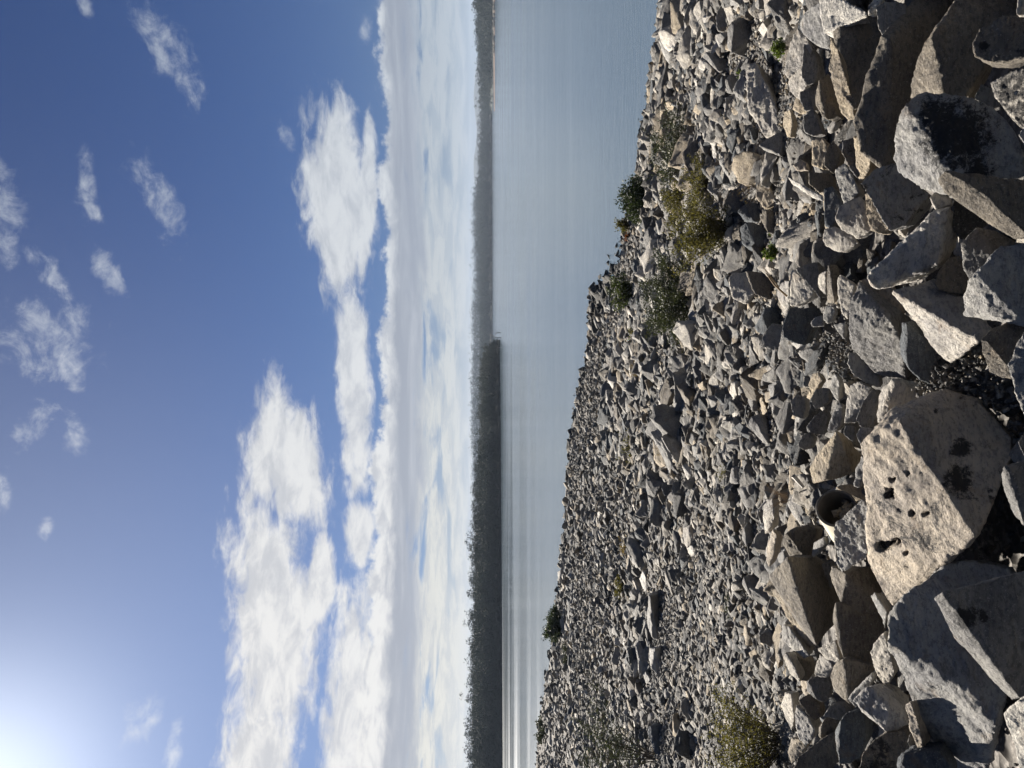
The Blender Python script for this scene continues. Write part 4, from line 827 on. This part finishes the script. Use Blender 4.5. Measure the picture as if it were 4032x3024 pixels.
def plant(name, label, px, py, W_, H_, leafm, n_stems, n_leaves, L, Wd, stemm=None, style='bush', lean=(0, 0), near=False, cat='shrub', group=None, seed=1, leafpart='foliage', depth_k=.8, sr=1.0):
    """W_, H_ : width and height in overview pixels; px,py: its foot"""
    r_ = np.random.default_rng(seed * 13 + 5)
    b = hit(px * 1.8228, py * 1.8228, 0, near); k = b[1] / 1618; w = W_ * k; h = H_ * k
    L = L * k; Wd = Wd * k
    root = empty(name, b); tag(root, label, cat, group)
    stems = []; LP = []; LD = []
    for s in range(n_stems):
        a = r_.uniform(0, 6.283); rr = r_.uniform(.15, 1) ** .6
        if style == 'bush': tip = np.array((math.cos(a) * rr * w * .5, math.sin(a) * rr * w * .5 * depth_k, h * math.sqrt(max(.08, 1 - rr * rr * .8)) * r_.uniform(.65, 1.05)))
        elif style == 'tuft': tip = np.array((math.cos(a) * rr * w * .55, math.sin(a) * rr * w * .4, h * r_.uniform(.5, 1.1)))
        else: tip = np.array((r_.normal(0, w * .34), r_.normal(0, w * .2), h * r_.uniform(.55, 1.0)))
        tip = tip + np.array((lean[0] * w, 0, 0)) * tip[2] / h
        st = np.array((r_.normal(0, w * .05), r_.normal(0, w * .05), -.02 * h))
        mid_ = (st + tip) / 2 + np.array((0, 0, h * .06)) + r_.normal(0, w * .03, 3)
        path = [st, st * .6 + mid_ * .4, mid_, mid_ * .45 + tip * .55, tip]
        r0 = (.006 * w + .0022 * b[1] / 10) * sr; stems.append(tube(path, r0, r0 * .22, 4))
        m_ = n_leaves // n_stems
        if m_:
            t = r_.uniform(.28 if style != 'bush' else .35, 1.04, m_) ; pa = np.array(path); idx = np.clip(t * 4, 0, 3.999); ii = idx.astype(int); f = (idx - ii)[:, None]
            base = pa[ii] * (1 - f) + pa[ii + 1] * f
            # side twigs carry clumps of leaves
            nt = 14; tw = r_.normal(size=(nt, 3)); tw /= np.linalg.norm(tw, axis=1, keepdims=True); tw[:, 2] = np.abs(tw[:, 2]) * .8 + .1
            tt = r_.uniform(.3, 1, nt); ti_ = r_.integers(0, nt, m_); sp = (.20 if style == 'bush' else .15) * min(w, h)
            q0 = np.clip(tt * 4, 0, 3.99); q1 = q0.astype(int); fb = (q0 - q1)[:, None]; tb = pa[q1] * (1 - fb) + pa[np.minimum(q1 + 1, 4)] * fb
            along = r_.uniform(.1, 1, m_)[:, None] * sp
            P = np.where(r_.uniform(0, 1, (m_, 1)) < .8, tb[ti_] + tw[ti_] * along, base) + r_.normal(0, sp * .22, (m_, 3))
            D = tw[ti_] + r_.normal(0, .55, (m_, 3)) + np.array((0, 0, .3)); LP.append(P); LD.append(D)
            for q in range(nt):
                if q % 2 == 0: stems.append(tube([tb[q], tb[q] + tw[q] * sp * .95], r0 * .35, r0 * .12, 3)) if False else None
    V, Fc = merge(stems); so = obj('stems', mesh_np('stems', V, Fc, [stemm or M_BARK], True), root)
    if LP:
        V, Fc = leaves(np.vstack(LP), np.vstack(LD), L, Wd, r_); V[:, 2] = np.maximum(V[:, 2], -.03 * h)
        obj(leafpart, mesh_np(leafpart, V, Fc, [leafm]), root)
    return root
P_ = plant
GB = 'shrubs growing among the rocks'
P_('shrub', "dense dark green shrub standing against the water at the shore's bend", 1414, 432, 118, 80, M_LDARK, 28, 6500, 5, 1.6, seed=1, group=GB)
P_('shrub', "spiky yellow-green tuft next to the dense dark shore shrub", 1366, 490, 34, 32, M_LOLIVE, 26, 700, 7, 1.1, style='tuft', seed=2, lean=(.1, 0), group=GB)
P_('shrub', "tiny russet shrub on the shore by the dark pointed rocks", 1366, 514, 18, 18, M_LRED, 8, 320, 3, 1.2, seed=3, group=GB)
P_('shrub', "trailing thin grey-green shrub spread low over rocks near the water", 1492, 318, 200, 95, M_LGREY, 28, 4200, 4, 1.4, seed=4, group=GB)
P_('shrub', "big olive-yellow shrub with bare dark stems at its foot", 1600, 505, 160, 148, M_LOLIVE, 44, 8000, 5, 1.5, style='brush', seed=5, group=GB)
P_('shrub', "olive grassy patch just past the big olive shrub", 1535, 400, 150, 46, M_LOLIVE, 50, 2600, 6, 1.0, style='tuft', seed=55, group=GB, cat='grass tuft')
P_('shrub', "brown-olive twiggy shrub between the dense shore shrub and the olive one", 1490, 440, 120, 70, M_LOLIVE, 30, 3000, 4, 1.3, seed=56, group=GB)
P_('shrub', "sprawling dull green shrub on dark scree in the middle distance", 1502, 640, 235, 115, M_LGREY, 44, 12000, 4, 1.5, seed=6, group=GB)
P_('shrub', "bushy mid-green shrub beside the half-submerged shallow rocks", 1376, 632, 84, 62, M_LMID, 20, 2800, 4.5, 1.6, seed=7, group=GB)
P_('weed', "small yellow-green weed lit among pale stones near the shore", 1384, 722, 50, 34, M_LOLIVE, 14, 500, 4, 1.2, seed=8, group=GB)
P_('weed', "sparse brown-olive weed below the small yellow-green one", 1392, 800, 70, 34, M_LDRY, 16, 300, 4, .9, seed=81, group=GB)
P_('bush', "round dark bush alone at the water's edge, silhouetted on the lake", 1220, 1350, 80, 50, M_LDARK, 30, 5200, 3.6, 1.5, seed=9, depth_k=1, group=GB, cat='bush')
P_('bush', "small grey-green bush on the far skyline of the slope", 1184, 1578, 58, 28, M_LGREY, 14, 1300, 3, 1.1, seed=10, group=GB, cat='bush')
P_('bush', "low thin bush just downhill of the round dark bush", 1232, 1412, 46, 22, M_LGREY, 12, 500, 3, .9, seed=101, group=GB, cat='bush')
P_('sapling', "tall feathery sapling with drooping fine grey-green branches", 1420, 1640, 150, 190, M_LGREY, 14, 2600, 7, .8, style='brush', lean=(.55, 0), seed=11, group=GB, cat='sapling')
P_('sapling', "second feathery sapling, smaller, lower in front of the tall one", 1330, 1655, 80, 90, M_LGREY, 8, 600, 6, .7, style='brush', lean=(-.2, 0), seed=12, group=GB, cat='sapling')
P_('shrub', "large olive shrub filling the corner with tangled dark branches", 1700, 1600, 215, 165, M_LOLIVE, 50, 8000, 5, 1.5, style='brush', seed=13, group=GB, stemm=M_BARK)
P_('shrub', "thin olive brush nearest the middle of the shore slope", 1378, 968, 80, 44, M_LOLIVE, 16, 500, 4, 1.0, seed=14, group=GB)
P_('shrub', "wispy straw-coloured brush below the thin olive one", 1462, 955, 70, 42, M_LDRY, 26, 300, 5, .7, style='tuft', seed=15, group=GB, stemm=M_STRAW)
P_('shrub', "dark low brush on the slope above the rim's tan block", 1588, 1030, 85, 40, M_LOLIVE, 18, 520, 4, .9, seed=16, group=GB)
P_('shrub', "yellowish tuft on the slope below the round dark bush", 1352, 1268, 60, 26, M_LOLIVE, 18, 700, 4, 1.0, seed=17, group=GB)
P_('shrub', "low brown brush at mid slope uphill of the yellowish tuft", 1362, 1180, 60, 28, M_LDRY, 16, 300, 4, .9, seed=18, group=GB)
P_('shrub', "bare russet twigs sticking up beside the water", 1438, 138, 60, 34, M_LDRY, 30, 120, 4, .6, style='tuft', seed=19, group=GB, stemm=M_STRAW)
P_('shrub', "dark wiry shrub in the shadow gap behind the rim boulders", 1640, 405, 110, 60, M_LDRY, 26, 200, 4, .8, seed=20, group=GB)
P_('shrub', "small dull shrub on the scree near the lower shadow line", 1590, 1310, 60, 30, M_LGREY, 12, 300, 4, 1.0, seed=21, group=GB)
P_('weed', "bright green fern-like weed at the rim's edge beside cream rocks", 1702, 103, 40, 38, M_LGREEN, 16, 900, 5, 2.0, near=True, seed=22, group=GB)
P_('weed', "bright green weed sprouting in a dark gap on the rim", 1682, 545, 34, 34, M_LGREEN, 14, 700, 5, 2.0, near=True, seed=23, group=GB)
P_('weed', "small yellow-green weed below the long weathered slab", 1618, 165, 34, 26, M_LGREEN, 12, 400, 4, 1.6, seed=24, group=GB)
P_('weed', "tiny green sprig between stones uphill of the bright green weed", 1672, 498, 20, 14, M_LGREEN, 8, 160, 4, 1.5, seed=25, group=GB)
P_('weed', "second small green weed near the dark rounded shore rock", 1600, 250, 24, 20, M_LGREEN, 10, 260, 4, 1.4, seed=26, group=GB)
P_('twigs', "tangle of dry brown twigs on stones beside the broken pipe", 1700, 1075, 95, 60, M_LDRY, 46, 0, 4, .8, style='tuft', near=True, seed=27, stemm=M_STRAW, cat='dry twigs', sr=.35)
# bleached sticks at the rim
for j, (a, b, lb) in enumerate((((1655, 1082), (1634, 1118), "bleached forked stick leaning out over the rim gap"), ((1700, 640), (1655, 590), "thin bent stick poking from the rim's slate block"),
                                ((1714, 1028), (1735, 1052), "short cream wooden chip lying by the broken pipe"))):
    p = hit(a[0] * 1.8228, a[1] * 1.8228, .03, True); d = ray(b[0] * 1.8228, b[1] * 1.8228); q = np.array((0, 0, CAMZ)) + d * (p[1] + .02) / d[1]
    V, Fc = merge([tube([p, (p + q) / 2 + (0, 0, .012), q], .006, .003, 6), tube([(p * .6 + q * .4), q + (.03, .0, .015)], .004, .002, 6)]) if j != 2 else tube([p, (p + q) / 2, q], .013, .009, 4)
    o_ = obj('stick', mesh_np('stick', V - p, Fc, [M_STICK if j != 1 else M_STRAW], True), loc=p); tag(o_, lb, 'stick')

# ------------------------------------------------------------------ broken pipe
pc = hit(3292, 2000, .07, True)
ax = Vector((.46, -.70, .52)).normalized()
root = empty('broken_pipe', pc); tag(root, "short cream pipe with a dark open mouth full of leaf litter", 'pipe')
root.rotation_euler = ax.to_track_quat('Z', 'Y').to_euler()
ro, ri, Ln, K = .082, .071, .32, 48
def ring(r, z, f=0.0): return [(r * math.cos(6.283 * j / K), r * math.sin(6.283 * j / K), z + f * math.sin(j * .7) * .003) for j in range(K)]
V = np.array(ring(ro, -Ln) + ring(ro, -.004) + ring(ro - .003, 0) + ring(ri + .002, 0, 1) + ring(ri, -.004) + ring(ri, -Ln))
Fc = np.array([(a * K + j, a * K + (j + 1) % K, (a + 1) * K + (j + 1) % K, (a + 1) * K + j) for a in range(5) for j in range(K)])
obj('pipe_body', mesh_np('pipe_body', V[:2 * K], Fc[:K], [M_PIPE], True), root)
obj('lining', mesh_np('lining', V[K:], Fc[K:] - K, [M_PIPESHADE], True), root)  # inner wall and rim, with their shade painted into a darker colour
parts = []
for _ in range(34):
    a = rs.uniform(0, 6.283); r_ = rs.uniform(0, .05); Vv, Tt = LOW[rs.integers(0, 60)]
    parts.append(((Vv * rs.uniform(.025, .06)) @ rot(*rs.uniform(0, 6, 3)).T + (r_ * math.cos(a) - .01, r_ * math.sin(a) - .035, -.045 + rs.uniform(-.03, .02)), Tt))
V, T = merge(parts); o_ = obj('litter', mesh_np('litter', V, T, [M_RUB], False, np.broadcast_to(np.array((.42, .33, .22)), (len(V), 3))), root); o_['kind'] = 'stuff'

# ------------------------------------------------------------------ far shores
def shore_line(pts):
    """waterline points given as overview pixels -> world points on the water"""
    out = []
    for px, py in pts:
        d = ray(px * 1.8228, py * 1.8228); t = -CAMZ / d[2]; out.append((d[0] * t, d[1] * t))
    return np.array(out)
def profile(pts, py): 
    p = sorted(pts, key=lambda q: q[1]); return np.interp(py, [q[1] for q in p], [q[0] for q in p])
def tree_crowns(X, Y, Z, H, r_, nl, ls):
    """leaf clumps for a wood: every crown is a cloud of small faces over a few limbs"""
    n = len(X); k = 5
    co = r_.normal(0, 1, (n, k, 3)) * np.array((.20, .20, .16)); co[:, :, 2] += r_.uniform(.16, .82, (n, k))
    pick = r_.integers(0, k, (n, nl)); C_ = np.take_along_axis(co, pick[:, :, None].repeat(3, 2), 1)
    P = C_ + r_.normal(0, 1, (n, nl, 3)) * np.array((.085, .085, .06))
    P = P * H[:, None, None] * 1.0; P[:, :, 2] = np.maximum(P[:, :, 2], 0)
    P[:, :, 0] += X[:, None]; P[:, :, 1] += Y[:, None]; P[:, :, 2] += Z[:, None]
    P = P.reshape(-1, 3); D = r_.normal(size=P.shape) + np.array((0, 0, .4))
    return leaves(P, D, np.repeat(ls * H, nl), np.repeat(ls * H * .42, nl), r_)
def bank_mesh(name, line, heights, depth, material, dropz=-1.0):
    """land rising behind a waterline"""
    n = len(line); rows = []
    fr = [(-.02, dropz), (0, .0), (.05, .12), (.25, .45), (.6, .85), (1.0, 1.0), (1.8, .9)]
    for f, hz_ in fr:
        dirv = line / np.linalg.norm(line, axis=1, keepdims=True); p = line + dirv * depth * f
        z = heights * hz_ if hz_ >= 0 else np.full(n, hz_)
        rows.append(np.column_stack([p, z + (.0 if hz_ <= 0 else .3)]))
    V = np.vstack(rows); i = np.arange(len(fr) * n).reshape(len(fr), n)
    Fc = np.stack([i[:-1, :-1], i[:-1, 1:], i[1:, 1:], i[1:, :-1]], -1).reshape(-1, 4)
    o_ = obj(name, mesh_np(name, V, Fc, [material], True)); tag(o_, kind='structure'); return o_
def wood(name, label, wl, tops, py0, py1, n, depth, th, hill_k, nl, ls, seed, group=None):
    """wl: waterline, tops: crown line (overview pixels)"""
    r_ = np.random.default_rng(seed)
    pys = np.linspace(py0, py1, 60); line = shore_line([(profile(wl, p), p) for p in pys])
    dist = np.linalg.norm(line, axis=1)
    top = np.array([CAMZ + ray(profile(tops, p) * 1.8228, p * 1.8228)[2] * (l[1] + depth * .6) for p, l in zip(pys, line)])
    gh = np.maximum(top - th, top * hill_k); bank_mesh('hills', line, gh, depth, M_FARHILL)
    u = r_.uniform(0, 1, n) * (len(pys) - 1); ii = np.minimum(u.astype(int), len(pys) - 2); f = u - ii
    base = line[ii] * (1 - f)[:, None] + line[ii + 1] * f[:, None]; G = gh[ii] * (1 - f) + gh[ii + 1] * f; TP = top[ii] * (1 - f) + top[ii + 1] * f
    v = r_.uniform(.0, 1.0, n) ** 1.3; dirv = base / np.linalg.norm(base, axis=1, keepdims=True); XY = base + dirv * (depth * v)[:, None]
    z = G * np.interp(v, [0, .05, .25, .6, 1], [0, .12, .45, .85, 1])
    H = np.minimum(th * r_.uniform(.55, 1.12, n), np.maximum((TP * r_.uniform(.80, 1.0, n) - z), th * .35))
    V, Fc = tree_crowns(XY[:, 0], XY[:, 1], z, H, r_, nl, ls)
    o_ = obj(name, mesh_np(name, V, Fc, [M_FOREST])); tag(o_, label, 'forest', group, kind='stuff'); return line
left_wl = [(1080, 733), (1079, 800), (1081, 900), (1082, 1100), (1083, 1300), (1085, 1659), (1086, 1800)]
left_top = [(1072, 733), (1052, 745), (1036, 775), (1031, 850), (1030, 930), (1022, 1000), (1012, 1100), (1009, 1200), (1008, 1300), (1005, 1400), (1003, 1550), (1000, 1659), (998, 1800)]
lineL = wood('forest', "dark wood along the nearer far shore, tallest at the photo's lower edge", left_wl, left_top, 734, 1800, 2300, 34, 8.5, .35, 170, .060, 1)
far_wl = [(1068, -140), (1068, 0), (1066, 120), (1065, 200), (1063, 235), (1063, 400), (1064, 735), (1065, 900)]
far_top = [(1018, -140), (1021, 0), (1024, 60), (1028, 130), (1031, 200), (1030, 300), (1027, 400), (1024, 480), (1028, 600), (1031, 700), (1034, 900)]
lineF = wood('forest', "dark band of trees along the farther shore behind open water", far_wl, far_top, -140, 900, 2600, 90, 17, .25, 100, .075, 2)
# hazier ridge behind
def ridge(name, label, pts, dist, th, n, nl, ls, seed):
    r_ = np.random.default_rng(seed); P = []
    pys = np.linspace(pts[0][1], pts[-1][1], 50); line = []; top = []
    for p in pys:
        d = ray(profile(pts, p) * 1.8228, p * 1.8228); k = dist / d[1]; line.append((d[0] * k, dist)); top.append(CAMZ + d[2] * k)
    line = np.array(line); top = np.array(top); dirv = line / np.linalg.norm(line, axis=1, keepdims=True); g0 = line - dirv * dist * .12
    bank_mesh('hills', g0, np.maximum(top - th * .8, 2), dist * .12, M_FARHILL)
    if n:
        u = r_.uniform(0, len(pys) - 1.001, n); ii = u.astype(int); f = (u - ii)[:, None]; b = g0[ii] * (1 - f) + g0[ii + 1] * f
        tp = top[ii] * (1 - f[:, 0]) + top[ii + 1] * f[:, 0]; v = r_.uniform(.15, 1.0, n); dv = b / np.linalg.norm(b, axis=1, keepdims=True)
        XY = b + dv * (dist * .12 * v)[:, None]; z = (tp - th * .8) * np.interp(v, [0, .05, .25, .6, 1], [0, .12, .45, .85, 1])
        V, Fc = tree_crowns(XY[:, 0], XY[:, 1], z, np.minimum(th * r_.uniform(.6, 1.15, n), np.maximum(tp * 1.02 - z, th * .4)), r_, nl, ls)
        o_ = obj('forest', mesh_np('forest', V, Fc, [M_FOREST])); tag(o_, label, 'forest', kind='stuff')
ridge('hills', "hazy blue-green wooded ridge rising behind both shores", [(1029, 395), (1022, 410), (1021, 500), (1023, 600), (1019, 660), (1018, 800), (1017, 900), (1019, 980), (1022, 1100)], 1500, 20, 2600, 40, .07, 3)
ridge('hills', "", [(1033, 120), (1027, 160), (1023, 210), (1030, 280), (1029, 310), (1023, 345), (1024, 385), (1032, 430)], 4200, 0, 0, 0, 0, 4)
# sandy beach strip and pale stones under the farther wood
d0 = shore_line([(1068.5, p) for p in np.linspace(-60, 240, 30)]); dv = d0 / np.linalg.norm(d0, axis=1, keepdims=True)
V = np.vstack([np.column_stack([d0 - dv * 3, np.full(30, -.3)]), np.column_stack([d0 + dv * 4, np.linspace(1.0, .5, 30)]), np.column_stack([d0 + dv * 14, np.linspace(1.6, .6, 30)])])
i = np.arange(90).reshape(3, 30); Fc = np.stack([i[:-1, :-1], i[:-1, 1:], i[1:, 1:], i[1:, :-1]], -1).reshape(-1, 4)
o_ = obj('beach', mesh_np('beach', V, Fc, [M_SAND], True)); tag(o_, kind='structure')
parts = []
for _ in range(150):
    u = rs.uniform(0, 1) ** 1.3; p = d0[int(u * 18)] + rs.normal(0, 1.0, 2) + dv[0] * rs.uniform(0, 5); Vv, Tt = LOW[rs.integers(0, 60)]
    parts.append(((Vv * (rs.uniform(1.6, 4.2), 2, rs.uniform(1.2, 2.4))) + (p[0], p[1], .9), Tt))
V, T = merge(parts); o_ = obj('shore_stones', mesh_np('shore_stones', V, T, [M_SHSTONE])); tag(o_, "pale stones lining the foot of the far sandy beach", 'rubble', kind='stuff')
# dead snags at the tip of the nearer spit
tip = lineL[0]
for j, (dx, h_, ln, lb) in enumerate(((1.0, 4.6, 1.6, "tall leaning bleached dead tree at the spit's tip"), (3.4, 2.6, -1.0, "short dead tree standing in water off the spit's tip"), (-3.5, 1.7, .5, "low dead stump on the spit, shoreward of the dead trees"))):
    b = (tip[0] + dx, tip[1] + 1.5, -.1); root = empty('dead_tree', b); tag(root, lb, 'dead tree')
    obj('trunk', mesh_np('trunk', *tube([(0, 0, 0), (.1 * ln, 0, h_ * .5), (ln, 0, h_)], .22, .07, 6), [M_TRUNK], True), root)
    V, Fc = merge([tube([(.1 * ln, 0, h_ * .5), (ln * .2 + 1.4, .2, h_ * .82)], .10, .03, 5), tube([(.3 * ln, 0, h_ * .62), (ln * .2 - 1.0, -.2, h_ * .92)], .09, .03, 5)])
    obj('branches', mesh_np('branches', V, Fc, [M_TRUNK], True), root)

# ------------------------------------------------------------------ air
hzm = bpy.data.materials.new('haze'); hzm.use_nodes = True; nt = hzm.node_tree; nt.nodes.clear()
pv = nt.nodes.new('ShaderNodeVolumePrincipled'); pv.inputs['Color'].default_value = (.64, .78, 1, 1); pv.inputs['Density'].default_value = 1.4e-4
pv.inputs['Anisotropy'].default_value = .0
mo = nt.nodes.new('ShaderNodeOutputMaterial'); nt.links.new(pv.outputs[0], mo.inputs['Volume'])
HAZE = True
if HAZE:
    bm = bmesh.new(); bmesh.ops.create_cube(bm, size=1); me = bpy.data.meshes.new('haze'); 
    bmesh.ops.scale(bm, vec=(9600, 10400, 145), verts=bm.verts); bm.to_mesh(me); bm.free(); me.materials.append(hzm)
    o_ = obj('haze', me, loc=(0, 0, 67.5)); tag(o_, "thin pale blue air over the lake and hills", 'haze', kind='stuff')
print('objects', len(bpy.data.objects))
